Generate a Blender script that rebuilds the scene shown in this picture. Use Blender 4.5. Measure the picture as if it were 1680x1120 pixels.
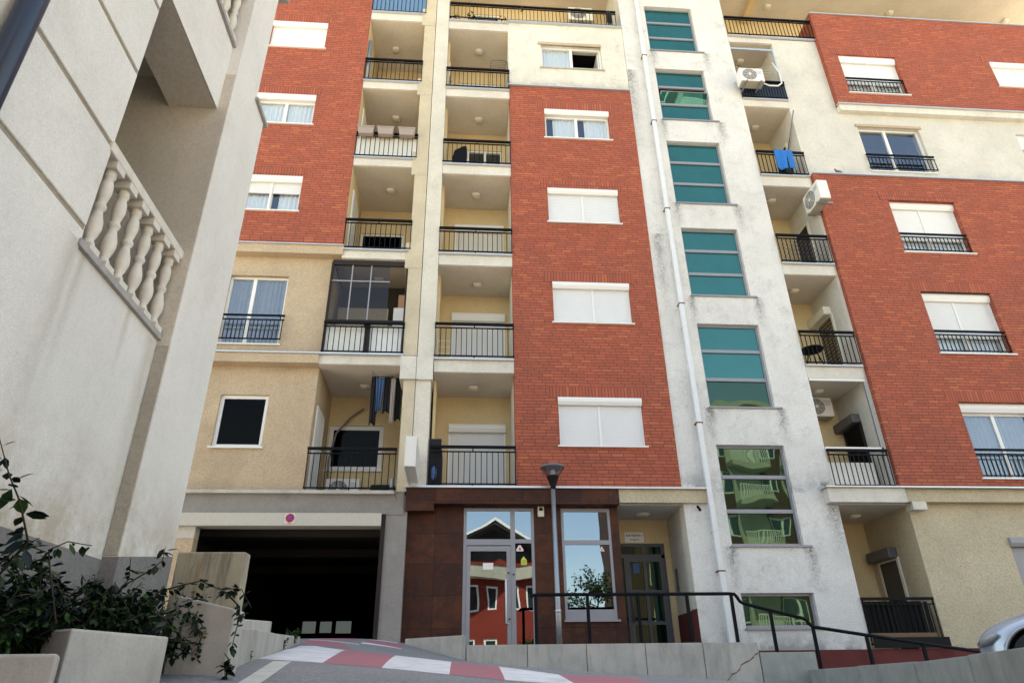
import bpy, bmesh, math, random
import numpy as np
from mathutils import Vector, Matrix
random.seed(7)
D2R = math.radians
S = bpy.context.scene
for o in list(bpy.data.objects): bpy.data.objects.remove(o)

# ------------------------------------------------------------------ camera
YAW, PITCH, ROLL = 8.15957425e-02, 4.75627937e-01, -1.53865280e-02
cy, sy, cp, sp, cr, sr = math.cos(YAW), math.sin(YAW), math.cos(PITCH), math.sin(PITCH), math.cos(ROLL), math.sin(ROLL)
FW = Vector((sy*cp, cy*cp, sp)); R0 = Vector((cy, -sy, 0)); U0 = R0.cross(FW)
RT = cr*R0 + sr*U0; UP = -sr*R0 + cr*U0
cam = bpy.data.objects.new('camera', bpy.data.cameras.new('camera'))
S.collection.objects.link(cam)
cam.matrix_world = Matrix(((RT.x, UP.x, -FW.x, 0), (RT.y, UP.y, -FW.y, 0), (RT.z, UP.z, -FW.z, 0), (0, 0, 0, 1)))
cam.data.sensor_width = 36; cam.data.lens = 1101.8/1680*36; cam.data.clip_start = .05; cam.data.clip_end = 500
S.camera = cam

# ------------------------------------------------------------------ light
SUN_EL, SUN_AZ = 56.0, -16.0          # azimuth from +Y (behind the building) towards +X
w = bpy.data.worlds.new("World"); S.world = w; w.use_nodes = True
nt = w.node_tree; nt.nodes.clear()
sky = nt.nodes.new('ShaderNodeTexSky'); sky.sky_type = 'NISHITA'; sky.sun_disc = False
sky.sun_elevation = D2R(SUN_EL); sky.sun_rotation = D2R(SUN_AZ)
sky.air_density = 1.0; sky.dust_density = 1.2; sky.ozone_density = 1.0
bg = nt.nodes.new('ShaderNodeBackground'); bg.inputs[1].default_value = .15
wo = nt.nodes.new('ShaderNodeOutputWorld')
nt.links.new(sky.outputs[0], bg.inputs[0]); nt.links.new(bg.outputs[0], wo.inputs[0])
sl = bpy.data.lights.new('sun', 'SUN'); sl.energy = 5; sl.angle = D2R(.5); sl.color = (1, .93, .82)
so = bpy.data.objects.new('sun', sl); S.collection.objects.link(so)
sd = Vector((math.sin(D2R(SUN_AZ))*math.cos(D2R(SUN_EL)), math.cos(D2R(SUN_AZ))*math.cos(D2R(SUN_EL)), math.sin(D2R(SUN_EL))))
so.rotation_euler = sd.to_track_quat('Z', 'Y').to_euler(); so.location = (0, 40, 60)
S.view_settings.view_transform = 'Standard'; S.view_settings.look = 'None'; S.view_settings.gamma = 1
S.view_settings.exposure = 2.16
S.view_settings.use_white_balance = True
S.view_settings.white_balance_temperature = 9300; S.view_settings.white_balance_tint = 8

# ------------------------------------------------------------------ materials
class NT:
    def __init__(s, name):
        s.m = bpy.data.materials.new(name); s.m.use_nodes = True; s.t = s.m.node_tree; s.t.nodes.clear()
        s.out = s.t.nodes.new('ShaderNodeOutputMaterial')
    def n(s, typ, **kw):
        nd = s.t.nodes.new(typ)
        for k, v in kw.items(): setattr(nd, k, v)
        return nd
    def l(s, a, b): s.t.links.new(a, b)
    def inp(s, nd, i, v):
        if isinstance(v, bpy.types.NodeSocket): s.l(v, nd.inputs[i])
        else: nd.inputs[i].default_value = v
    def math(s, op, a, b=0, c=None, clamp=False):
        nd = s.n('ShaderNodeMath', operation=op); nd.use_clamp = clamp
        s.inp(nd, 0, a); s.inp(nd, 1, b)
        if c is not None: s.inp(nd, 2, c)
        return nd.outputs[0]
    def pos(s):
        if not hasattr(s, 'p'): s.p = s.n('ShaderNodeNewGeometry').outputs['Position']; s.sx = s.n('ShaderNodeSeparateXYZ'); s.l(s.p, s.sx.inputs[0])
        return s.p
    def xyz(s): s.pos(); return s.sx.outputs
    def comb(s, x, y, z):
        nd = s.n('ShaderNodeCombineXYZ'); s.inp(nd, 0, x); s.inp(nd, 1, y); s.inp(nd, 2, z); return nd.outputs[0]
    def noise(s, sc, det=4, rough=.6, vec=None, dist=0):
        nd = s.n('ShaderNodeTexNoise'); nd.inputs['Scale'].default_value = sc; nd.inputs['Detail'].default_value = det
        nd.inputs['Roughness'].default_value = rough; nd.inputs['Distortion'].default_value = dist
        s.l(vec if vec is not None else s.pos(), nd.inputs['Vector']); return nd.outputs[0]
    def ramp(s, f, a, b, va=0., vb=1.):
        nd = s.n('ShaderNodeMapRange'); nd.inputs[1].default_value = a; nd.inputs[2].default_value = b
        nd.inputs[3].default_value = va; nd.inputs[4].default_value = vb; s.l(f, nd.inputs[0]); return nd.outputs[0]
    def mix(s, f, a, b, typ='MIX'):
        nd = s.n('ShaderNodeMix', data_type='RGBA', blend_type=typ)
        s.inp(nd, 0, f)
        for i, v in ((6, a), (7, b)):
            if isinstance(v, tuple): nd.inputs[i].default_value = (*v[:3], 1)
            else: s.l(v, nd.inputs[i])
        return nd.outputs[2]
    def bsdf(s, col, rough=.8, bump=None, bstr=.3, bdist=.01, metal=0, spec=.5, **kw):
        b = s.n('ShaderNodeBsdfPrincipled')
        if isinstance(col, tuple): b.inputs['Base Color'].default_value = (*col[:3], 1)
        else: s.l(col, b.inputs['Base Color'])
        s.inp(b, 'Roughness', rough); b.inputs['Metallic'].default_value = metal
        b.inputs['Specular IOR Level'].default_value = spec
        if bump is not None:
            bn = s.n('ShaderNodeBump'); bn.inputs['Strength'].default_value = bstr; bn.inputs['Distance'].default_value = bdist
            s.l(bump, bn.inputs['Height']); s.l(bn.outputs[0], b.inputs['Normal'])
        s.l(b.outputs[0], s.out.inputs[0]); return s.m

def stucco(name, col, var=.10, grain=90, bstr=.5, dirt=0., dirtcol=(.12, .115, .11), worm=False, streak=.0, edge=None, drips=None, dax='x', fleck=.22):
    t = NT(name); t.pos()
    n1 = t.noise(.9, 5, .65); n2 = t.noise(9, 4, .6); g = t.noise(grain, 3, .7)
    dk = tuple(c*(1-var*2.2) for c in col); lt = tuple(min(1, c*(1+var)) for c in col)
    c = t.mix(t.ramp(n1, .35, .65), dk, lt)
    c = t.mix(t.ramp(g, .35, .65, 0, .30), c, tuple(x*.55 for x in col))
    if fleck: c = t.mix(t.ramp(t.noise(34, 3, .75, dist=.6), .47, .60, 0, fleck), c, tuple(x*.42 for x in col))
    c = t.mix(t.ramp(n2, .55, .72, 0, .18), c, tuple(x*.7 for x in col))
    if worm:
        v = t.n('ShaderNodeTexVoronoi', feature='SMOOTH_F1'); v.inputs['Scale'].default_value = 26
        dn = t.n('ShaderNodeTexNoise'); dn.inputs['Scale'].default_value = 14; t.l(t.pos(), dn.inputs['Vector'])
        mx = t.n('ShaderNodeVectorMath', operation='MULTIPLY_ADD'); t.l(dn.outputs[1], mx.inputs[0]); mx.inputs[1].default_value = (.22, .22, .22); t.l(t.pos(), mx.inputs[2])
        t.l(mx.outputs[0], v.inputs['Vector'])
        c = t.mix(t.ramp(v.outputs[0], .35, .62, 0, .38), c, tuple(x*.5 for x in col))
        g = t.math('ADD', g, t.math('MULTIPLY', v.outputs[0], -1.2))
    if streak:
        x, y, z = t.xyz()[0], t.xyz()[1], t.xyz()[2]
        sv = t.noise(1, 4, .7, t.comb(t.math('MULTIPLY', x, 3.2), t.math('MULTIPLY', y, 3.2), t.math('MULTIPLY', z, .35)))
        c = t.mix(t.ramp(sv, .55, .75, 0, streak), c, dirtcol)
    if dirt:
        d = t.noise(1.7, 9, .74, dist=.6); d2 = t.noise(14, 6, .7)
        dd = t.math('MULTIPLY', t.ramp(d, .50, .66), t.ramp(d2, .35, .6))
        c = t.mix(t.math('MULTIPLY', dd, dirt), c, dirtcol)
    if edge:      # grime bands: (z of ledge, height, strength)
        z = t.xyz()[2]
        for (zz, h, st) in edge:
            m_ = t.math('SUBTRACT', 1, t.math('DIVIDE', t.math('SUBTRACT', z, zz), h), clamp=True)
            a = t.math('GREATER_THAN', z, zz-.02)
            nn = t.ramp(t.noise(2.4, 7, .75), .40, .62)
            f = t.math('MULTIPLY', t.math('MULTIPLY', t.math('MULTIPLY', m_, a), nn), st, clamp=True)
            c = t.mix(f, c, dirtcol)
    if drips:     # dirt running down from sill ends: (x, top z, width, length)
        x, z = t.xyz()[0 if dax == 'x' else 1], t.xyz()[2]; tot = None
        wob = t.math('MULTIPLY', t.math('SUBTRACT', t.noise(3.0, 5, .75), .5), .35 if dax == 'x' else .10)
        for (dx, dz, dw, dh) in drips:
            a = t.math('SUBTRACT', 1, t.math('DIVIDE', t.math('ABSOLUTE', t.math('ADD', t.math('SUBTRACT', x, dx), wob)), dw), clamp=True)
            k = t.math('SUBTRACT', dz, z); q = t.math('MULTIPLY', t.math('GREATER_THAN', k, -.03), t.math('SUBTRACT', 1, t.math('DIVIDE', k, dh), clamp=True))
            f = t.math('MULTIPLY', a, q); tot = f if tot is None else t.math('MAXIMUM', tot, f)
        fine = t.ramp(t.noise(22, 5, .8), .36, .58)
        c = t.mix(t.math('MULTIPLY', t.math('MULTIPLY', tot, fine), 1.15, clamp=True), c, tuple(v*.55 for v in dirtcol)) if dax == 'x' else t.mix(t.math('MULTIPLY', tot, .38), c, tuple(v*.8 for v in dirtcol))
    return t.bsdf(c, .92, g, bstr, .012, spec=.2)

def brick_mat(name, vertical=False, col=(.42, .075, .038)):
    t = NT(name); x, y, z = t.xyz()[0], t.xyz()[1], t.xyz()[2]
    u = t.math('ADD', x, y)
    if vertical: u, z = z, u
    BW, BH = (.30, .075) if vertical else (.262, .0755)
    if vertical: u = t.math('ADD', u, 100)
    rz = t.math('DIVIDE', z, BH); row = t.math('FLOOR', rz)
    wn = t.n('ShaderNodeTexWhiteNoise', noise_dimensions='1D'); t.l(row, wn.inputs['W'])
    # stagger: each course shifts about a third of a brick
    off = t.math('ADD', t.math('MULTIPLY', row, .37), t.math('MULTIPLY', wn.outputs[0], .55))
    if vertical: off = t.math('MULTIPLY', row, 0.0)
    ru = t.math('ADD', t.math('DIVIDE', u, BW if not vertical else 4.0), off); cu = t.math('FLOOR', ru)
    fu = t.math('FRACT', ru); fz = t.math('FRACT', rz)
    jw = .0135
    W_ = BW if not vertical else 4.0
    du = t.math('MULTIPLY', t.math('MINIMUM', fu, t.math('SUBTRACT', 1, fu)), W_)
    dz = t.math('MULTIPLY', t.math('MINIMUM', fz, t.math('SUBTRACT', 1, fz)), BH)
    dmin = t.math('MINIMUM', du, dz)
    joint = t.ramp(dmin, jw*.35, jw*.75, 1, 0)
    w2 = t.n('ShaderNodeTexWhiteNoise', noise_dimensions='2D'); t.l(t.comb(cu, row, 0), w2.inputs['Vector'])
    r = w2.outputs[0]
    c = t.mix(t.ramp(r, 0, .85), tuple(v*.76 for v in col), col)
    c = t.mix(t.ramp(r, .84, 1.0), c, (col[0]*1.08, col[1]*1.32, col[2]*1.05))
    c = t.mix(t.ramp(t.noise(1.1, 6, .7), .38, .68, 0, .38), c, (col[0]*.55, col[1]*.72, col[2]*.9))
    c = t.mix(t.ramp(t.noise(55, 3, .7), .4, .7, 0, .30), c, (col[0]*.5, col[1]*.5, col[2]*.5))
    eff = t.math('MULTIPLY', t.ramp(t.noise(.7, 8, .8, dist=1.2), .60, .72, 0, .22), t.ramp(t.noise(20, 4, .7), .4, .65))
    c = t.mix(eff, c, (.42, .30, .27))
    c = t.mix(joint, c, (.095, .052, .043))
    h = t.math('ADD', t.math('MULTIPLY', t.math('SUBTRACT', 1, joint), 1.0), t.math('MULTIPLY', t.noise(70, 3, .7), .25))
    return t.bsdf(c, .82, h, .6, .006, spec=.3)

def plain(name, col, rough=.5, metal=0, nz=0., bump=0., spec=.5, nscale=20):
    t = NT(name); c = col
    if nz: c = t.mix(t.ramp(t.noise(nscale, 5, .65), .3, .7, 0, nz), col, tuple(x*.45 for x in col))
    return t.bsdf(c, rough, t.noise(120, 2, .6) if bump else None, bump, .004, metal, spec)

def tile_mat():
    t = NT('rust_brown_tile'); x, y, z = t.xyz()[0], t.xyz()[1], t.xyz()[2]
    u = t.math('DIVIDE', t.math('ADD', t.math('ADD', x, .50), t.math('MULTIPLY', y, 1)), .605)
    u = t.math('DIVIDE', t.math('ADD', t.math('SUBTRACT', x, 14.3), y), .605)
    u = t.math('DIVIDE', t.math('ADD', x, .495), .605)
    v = t.math('DIVIDE', t.math('SUBTRACT', z, 1.04), .604)
    a, b = t.math('FLOOR', u), t.math('FLOOR', v); fu, fv = t.math('FRACT', u), t.math('FRACT', v)
    d = t.math('MINIMUM', t.math('MINIMUM', fu, t.math('SUBTRACT', 1, fu)), t.math('MINIMUM', fv, t.math('SUBTRACT', 1, fv)))
    j = t.ramp(d, .006, .013, 1, 0)
    w2 = t.n('ShaderNodeTexWhiteNoise', noise_dimensions='2D'); t.l(t.comb(a, b, 0), w2.inputs['Vector'])
    c = t.mix(w2.outputs[0], (.046, .015, .010), (.098, .031, .015))
    c = t.mix(t.ramp(t.noise(2.6, 7, .7, dist=.8), .42, .60, 0, .8), c, (.032, .014, .013))
    c = t.mix(t.ramp(t.noise(6.5, 6, .7), .55, .75, 0, .5), c, (.13, .045, .02))
    c = t.mix(t.math('MULTIPLY', j, .85), c, (.012, .008, .008))
    return t.bsdf(c, t.ramp(t.noise(5, 4, .6), .3, .7, .45, .7), t.math('SUBTRACT', t.noise(30, 3, .6), t.math('MULTIPLY', j, 2)), .12, .004, spec=.2)

def concrete(name, col=(.44, .42, .385), stain=.42, brown=(.22, .17, .11), bw=.3, fx=3.5):
    t = NT(name); x, y, z = t.xyz()[0], t.xyz()[1], t.xyz()[2]
    uv = t.comb(t.math('MULTIPLY', x, fx), t.math('MULTIPLY', y, fx), t.math('MULTIPLY', z, .8))
    s1 = t.noise(1.3, 6, .7, uv, .4)
    c = t.mix(t.ramp(t.noise(2.2, 6, .65), .3, .7), tuple(v*.82 for v in col), tuple(v*1.12 for v in col))
    c = t.mix(t.ramp(s1, .48, .68, 0, stain), c, tuple(v*.42 for v in col))
    c = t.mix(t.ramp(t.noise(1.0, 5, .7, uv), .52, .72, 0, stain*bw), c, brown)
    c = t.mix(t.ramp(t.noise(80, 3, .7), .5, .75, 0, .35), c, tuple(v*.5 for v in col))
    return t.bsdf(c, .88, t.noise(60, 4, .7), .35, .006, spec=.25)

def glass_mat(name, tint=(1, 1, 1), refl=1.0, rcol=(1, 1, 1)):
    t = NT(name)
    fr = t.n('ShaderNodeFresnel'); fr.inputs[0].default_value = 1.52
    f = t.math('MULTIPLY_ADD', fr.outputs[0], 1.7*refl, .07*refl, clamp=True); t.pos()
    ge = t.n('ShaderNodeNewGeometry'); f = t.math('MULTIPLY', f, t.math('SUBTRACT', 1, ge.outputs['Backfacing']))   # inner face of the pane adds nothing
    tr = t.n('ShaderNodeBsdfTransparent'); tr.inputs[0].default_value = (*tint, 1)
    gl = t.n('ShaderNodeBsdfGlossy'); gl.inputs['Roughness'].default_value = .0; gl.inputs['Color'].default_value = (*rcol, 1)
    bp = t.n('ShaderNodeBump'); bp.inputs['Strength'].default_value = .10; bp.inputs['Distance'].default_value = .03
    t.l(t.noise(1.1, 1, .4), bp.inputs['Height']); t.l(bp.outputs[0], gl.inputs['Normal'])
    mx = t.n('ShaderNodeMixShader'); t.l(f, mx.inputs[0]); t.l(tr.outputs[0], mx.inputs[1]); t.l(gl.outputs[0], mx.inputs[2])
    t.l(mx.outputs[0], t.out.inputs[0]); return t.m

def coated_glass(name, base, rcol, fac):
    t = NT(name)
    df = t.n('ShaderNodeBsdfDiffuse')
    bc = t.mix(t.ramp(t.noise(1.3, 4, .6), .3, .7), tuple(v*.8 for v in base), tuple(v*1.2 for v in base)); t.l(bc, df.inputs[0])
    gl = t.n('ShaderNodeBsdfGlossy'); gl.inputs['Roughness'].default_value = .015; gl.inputs['Color'].default_value = (*rcol, 1)
    bp = t.n('ShaderNodeBump'); bp.inputs['Strength'].default_value = .30; bp.inputs['Distance'].default_value = .03
    t.l(t.noise(.9, 1, .4), bp.inputs['Height']); t.l(bp.outputs[0], gl.inputs['Normal'])
    mx = t.n('ShaderNodeMixShader'); mx.inputs[0].default_value = fac; t.l(df.outputs[0], mx.inputs[1]); t.l(gl.outputs[0], mx.inputs[2])
    t.l(mx.outputs[0], t.out.inputs[0]); return t.m

def leaf_mat(name, a, b):
    t = NT(name); oi = t.noise(9, 2, .5)
    c = t.mix(t.ramp(oi, .35, .65), a, b)
    m = t.bsdf(c, .45, spec=.22); return m

def shutter_mat(name, col=(.66, .67, .68), pitch=.04, k=.16):
    t = NT(name); z = t.xyz()[2]
    f = t.math('FRACT', t.math('DIVIDE', z, pitch))
    g = t.ramp(t.math('ABSOLUTE', t.math('SUBTRACT', f, .5)), .36, .5, 0, 1)
    c = t.mix(t.math('MULTIPLY', g, k), col, tuple(v*.2 for v in col))
    c = t.mix(t.ramp(t.noise(3, 5, .6), .4, .8, 0, .10), c, tuple(v*.5 for v in col))
    return t.bsdf(c, .45, t.math('SUBTRACT', 1, g), .4, .006)

def asphalt():
    t = NT('asphalt')
    c = t.mix(t.ramp(t.noise(150, 3, .8), .35, .65), (.13, .132, .137), (.44, .445, .455))
    c = t.mix(t.ramp(t.noise(38, 4, .75), .42, .62, 0, .5), c, (.10, .10, .105))
    c = t.mix(t.ramp(t.noise(1.3, 6, .7), .4, .7, 0, .35), c, (.14, .14, .143))
    return t.bsdf(c, .9, t.noise(160, 3, .8), .6, .006, spec=.3)

def paint(name, col, wear=.45):
    t = NT(name)
    c = t.mix(t.ramp(t.noise(3.5, 7, .75), .42, .68, 0, wear), col, (.20, .20, .21))
    c = t.mix(t.ramp(t.noise(120, 3, .8), .45, .7, 0, .35), c, tuple(v*.5 for v in col))
    return t.bsdf(c, .8, t.noise(150, 3, .8), .4, .004, spec=.3)

def bed_mat(): return plain('dark_soil', (.008, .006, .004), .95, nz=.6, bump=.6, spec=0)

M = {}
DR = [(x, z, .16, 1.0) for z in (2.53,5.63,8.62,11.53,14.59,17.49) for x in (5.66,7.36)]+[(4.86,16.6,.25,3.5),(8.08,3.6,.3,1.6),(5.0,10.5,.2,3)]
M['brick'] = brick_mat('red_brick', col=(.475, .108, .060)); M['brickv'] = brick_mat('red_brick_soldier', True, (.46, .105, .06))
M['brick_o'] = brick_mat('brown_brick_opposite', False, (.095, .040, .026))
M['cream'] = stucco('cream_stucco', (.73, .70, .62), .05, 70, .45, .45, (.30, .29, .27), streak=.18,
                    edge=[(15.66, .42, 1.0), (12.72, .45, .95)])
M['creamg'] = stucco('weathered_cream_stucco', (.66, .635, .575), .05, 60, .5, .55, (.40, .395, .375), edge=[(12.72, .5, .9)])
M['white'] = stucco('white_weathered_stucco', (.74, .73, .71), .04, 55, .9, .55, (.34, .335, .33), streak=.22, drips=DR,
                    edge=[(3.72, .55, 1.2), (.6, .35, 1.3)])
M['tan'] = stucco('tan_stucco', (.57, .44, .31), .06, 60, .9, .12, worm=False, fleck=.42, edge=[(6.81, .3, .35)])
M['tanlight'] = stucco('pale_yellow_stucco', (.62, .53, .38), .06, 60, .8, .05, worm=True)
M['yellow'] = stucco('yellow_stucco', (.70, .55, .33), .05, 60, .4)
M['ceil'] = stucco('balcony_soffit_plaster', (.68, .615, .53), .05, 80, .25)
M['slab'] = stucco('pale_slab_plaster', (.68, .65, .59), .05, 70, .4, .35, (.35, .33, .3), streak=.12)
M['pillarl'] = stucco('sand_stucco_pillar', (.60, .52, .39), .07, 60, .7, .22, (.28, .25, .2))
M['pillarr'] = stucco('pale_stucco_pillar', (.67, .635, .56), .06, 60, .5, .35, (.34, .33, .3))
M['grey'] = stucco('grey_stucco', (.30, .285, .275), .08, 60, .6, .25, (.14, .13, .125))
M['greyl'] = plain('pale_painted_beam', (.52, .50, .45), .8, nz=.25, bump=.2)
M['redp'] = stucco('dark_red_stucco', (.16, .04, .038), .12, 70, .5, .35, (.07, .03, .03))
M['side'] = stucco('white_side_stucco', (.83, .805, .76), .035, 110, .55, .15, (.36, .27, .16), streak=.08, fleck=.09, edge=[(.70,.80,.75)], drips=[(3.42,2.36,.10,1.5),(3.55,2.36,.06,1.0),(4.6,2.30,.12,1.6),(4.2,2.33,.05,.5)], dax='y')
M['sidew'] = stucco('side_stucco_base', (.57, .565, .55), .05, 110, .55, .4, (.40, .33, .22), streak=.4)
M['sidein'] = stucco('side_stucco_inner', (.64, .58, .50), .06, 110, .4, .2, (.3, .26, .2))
M['sliver'] = stucco('dark_streaked_stucco', (.46, .42, .355), .08, 90, .6, .4, (.16, .13, .09), streak=.75, fleck=.2)
M['groove'] = stucco('beige_groove_shade', (.40, .345, .27), .06, 110, .4, .3)
M['plinth'] = stucco('grey_plinth', (.25, .24, .235), .08, 90, .6, .3)
M['tile'] = tile_mat()
M['conc'] = concrete('board_formed_concrete'); M['concd'] = concrete('stained_concrete', (.37, .33, .25), 1.3, (.24, .155, .07), 1.0, 7)
M['concg'] = concrete('pale_green_grey_concrete', (.33, .345, .32), .35, (.2, .19, .15))
M['concl'] = concrete('pale_concrete_cap', (.48, .47, .43), .3)
M['metal'] = plain('zinc_flashing', (.55, .58, .62), .35, .6, .2)
M['alu'] = plain('grey_aluminium', (.26, .265, .30), .4, .1, spec=.3)
M['rail'] = plain('black_blue_paint', (.005, .006, .009), .6, .0, spec=.1)
M['pvc'] = plain('white_pvc', (.72, .72, .71), .35)
M['shut'] = shutter_mat('white_roller_shutter', k=.34, pitch=.05); M['shutc'] = shutter_mat('cream_roller_shutter', (.64, .61, .55), .05, .34)
M['shutf'] = shutter_mat('smooth_white_shutter', (.72, .72, .71), .04, .05)
M['shutg'] = shutter_mat('grey_roller_shutter', (.30, .29, .31), .04, .4); M['shutd'] = shutter_mat('dark_roller_shutter', (.045, .04, .04), .04, .5)
M['boxd'] = plain('dark_shutter_box', (.09, .09, .10), .4); M['boxc'] = plain('cream_shutter_box', (.66, .63, .55), .45)
M['glass'] = glass_mat('window_glass', (.92, .95, .97), 1.25, (.56, .65, .75)); M['glassd'] = glass_mat('shop_glass', (.18, .20, .22), 2.6, (.36, .46, .56)); M['glasse'] = glass_mat('enclosure_glass', (.75, .72, .68), .22); M['glassk'] = glass_mat('dark_glass', (.35, .37, .38), .04); M['glassm'] = glass_mat('dimming_glass', (.13, .145, .165), .3)
M['teal'] = coated_glass('sky_toned_stair_glass', (.003, .070, .066), (.11, .31, .285), .42)  # same glass as green, with the sky's reflection put into its teal
M['green'] = coated_glass('green_coated_glass', (.002, .022, .016), (.07, .125, .10), .60)
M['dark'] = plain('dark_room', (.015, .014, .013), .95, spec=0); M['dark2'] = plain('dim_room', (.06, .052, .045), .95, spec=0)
M['curt'] = plain('white_curtain', (.82, .82, .80), .9, nz=.1); M['curtd'] = plain('grey_curtain', (.28, .28, .29), .9, nz=.2)
M['lamp'] = plain('opal_lamp_cover', (.62, .58, .50), .35)
M['pipe'] = plain('white_downpipe', (.66, .69, .72), .35, nz=.12, nscale=3); M['rust'] = plain('rusty_clamp', (.16, .05, .03), .7)
M['sidepipe'] = plain('dark_blue_downpipe', (.010, .022, .05), .3)
M['stone'] = plain('cast_stone', (.70, .65, .575), .7, nz=.35, bump=.2, nscale=12)
M['stoned'] = plain('weathered_sill_stone', (.40, .38, .36), .8, nz=.5, bump=.3, nscale=14)
M['asphalt'] = asphalt(); M['pw'] = paint('white_road_paint', (.74, .75, .77), .45); M['pr'] = paint('faded_red_road_paint', (.46, .16, .19), .6)
M['pl'] = paint('worn_line_paint', (.60, .60, .55), .4)
M['soil'] = bed_mat()
M['leaf1'] = leaf_mat('dark_green_leaf', (.003, .012, .004), (.009, .028, .008)); M['leaf2'] = leaf_mat('bright_green_leaf', (.012, .040, .007), (.028, .075, .013))
M['leaf3'] = leaf_mat('blue_green_leaf', (.003, .010, .012), (.008, .022, .024))
M['stem'] = plain('brown_stem', (.022, .018, .010), .8)
M['ac'] = plain('white_ac_casing', (.74, .74, .71), .4, nz=.08); M['acg'] = plain('ac_grille', (.14, .14, .15), .5); M['acd'] = plain('dirty_ac_base', (.42, .38, .30), .7, nz=.5)
M['alud'] = plain('dark_grey_aluminium', (.10, .10, .115), .5, spec=.2); M['steel'] = plain('galvanised_steel', (.33, .36, .39), .4, .7, .35); M['black'] = plain('black_plastic_and_unlit_room', (.006, .006, .007), .6, spec=.15)
M['brown'] = plain('dark_brown_frame', (.022, .016, .015), .5, spec=.2); M['wood'] = plain('brown_board', (.16, .085, .045), .7, nz=.4)
M['carton'] = plain('brown_cardboard', (.42, .25, .16), .8); M['white2'] = plain('white_board', (.72, .73, .74), .5)
M['frost'] = plain('frosted_panel', (.66, .66, .62), .35); M['blue_p'] = plain('blue_tinted_panel', (.12, .25, .42), .2)
M['navyslat'] = plain('navy_slat_sheet', (.03, .045, .075), .5, nz=.3)
M['planter'] = plain('taupe_planter_plastic', (.32, .26, .24), .7, nz=.15)
M['towel'] = plain('blue_terry_towel', (.0, .16, .52), .95, nz=.4, bump=.8, nscale=30); M['cblue'] = plain('blue_cloth', (.05, .12, .27), .9, nz=.3)
M['cblack'] = plain('black_cloth', (.01, .01, .013), .95); M['cgrey'] = plain('grey_cloth', (.42, .38, .36), .95, nz=.3)
M['curt_bead'] = None
M['car'] = plain('silver_blue_car_paint', (.36, .43, .52), .22, .35, spec=.7); M['tyre'] = plain('tyre_rubber', (.012, .012, .013), .8)
M['carglass'] = plain('car_glass', (.02, .03, .035), .05, spec=.9); M['hlamp'] = plain('headlight_glass', (.25, .28, .30), .08, spec=.9)
M['roof'] = plain('dark_roof_tiles', (.035, .033, .035), .6, nz=.4); M['redwall'] = stucco('red_painted_wall', (.22, .035, .026), .06, 40, .2)
M['owall'] = stucco('pale_opposite_wall', (.42, .41, .35), .05, 40, .2)
M['yb'] = plain('yellow_sticker', (.62, .66, .10), .5); M['pink'] = plain('white_pink_sticker', (.75, .66, .70), .5)
M['ink'] = plain('black_ink', (.015, .015, .02), .6); M['signred'] = plain('red_sign_paint', (.55, .02, .06), .4); M['signblue'] = plain('blue_sign_paint', (.02, .05, .28), .4)
M['purple'] = plain('purple_plastic', (.20, .10, .5), .5)
def bowl_mat():
    t = NT('clear_lamp_bowl'); tr = t.n('ShaderNodeBsdfTransparent'); tr.inputs[0].default_value = (.72,.74,.75,1)
    gl = t.n('ShaderNodeBsdfGlossy'); gl.inputs['Roughness'].default_value = .1; mx = t.n('ShaderNodeMixShader'); mx.inputs[0].default_value = .22
    t.l(tr.outputs[0], mx.inputs[1]); t.l(gl.outputs[0], mx.inputs[2]); t.l(mx.outputs[0], t.out.inputs[0]); return t.m
M['bowl'] = bowl_mat()
def bead_mat():
    t = NT('beaded_door_curtain'); x, y, z = t.xyz()[0], t.xyz()[1], t.xyz()[2]
    wv = t.n('ShaderNodeTexWave', wave_type='BANDS', bands_direction='Z'); wv.inputs['Scale'].default_value = 3.2; wv.inputs['Distortion'].default_value = 4; wv.inputs['Detail Scale'].default_value = 3
    t.l(t.comb(x, t.math('MULTIPLY', y, 3), z), wv.inputs[0])
    return t.bsdf(t.mix(t.ramp(wv.outputs[1], .72, .86), (.018, .013, .01), (.30, .22, .12)), .5)
M['curt_bead'] = bead_mat()

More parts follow.
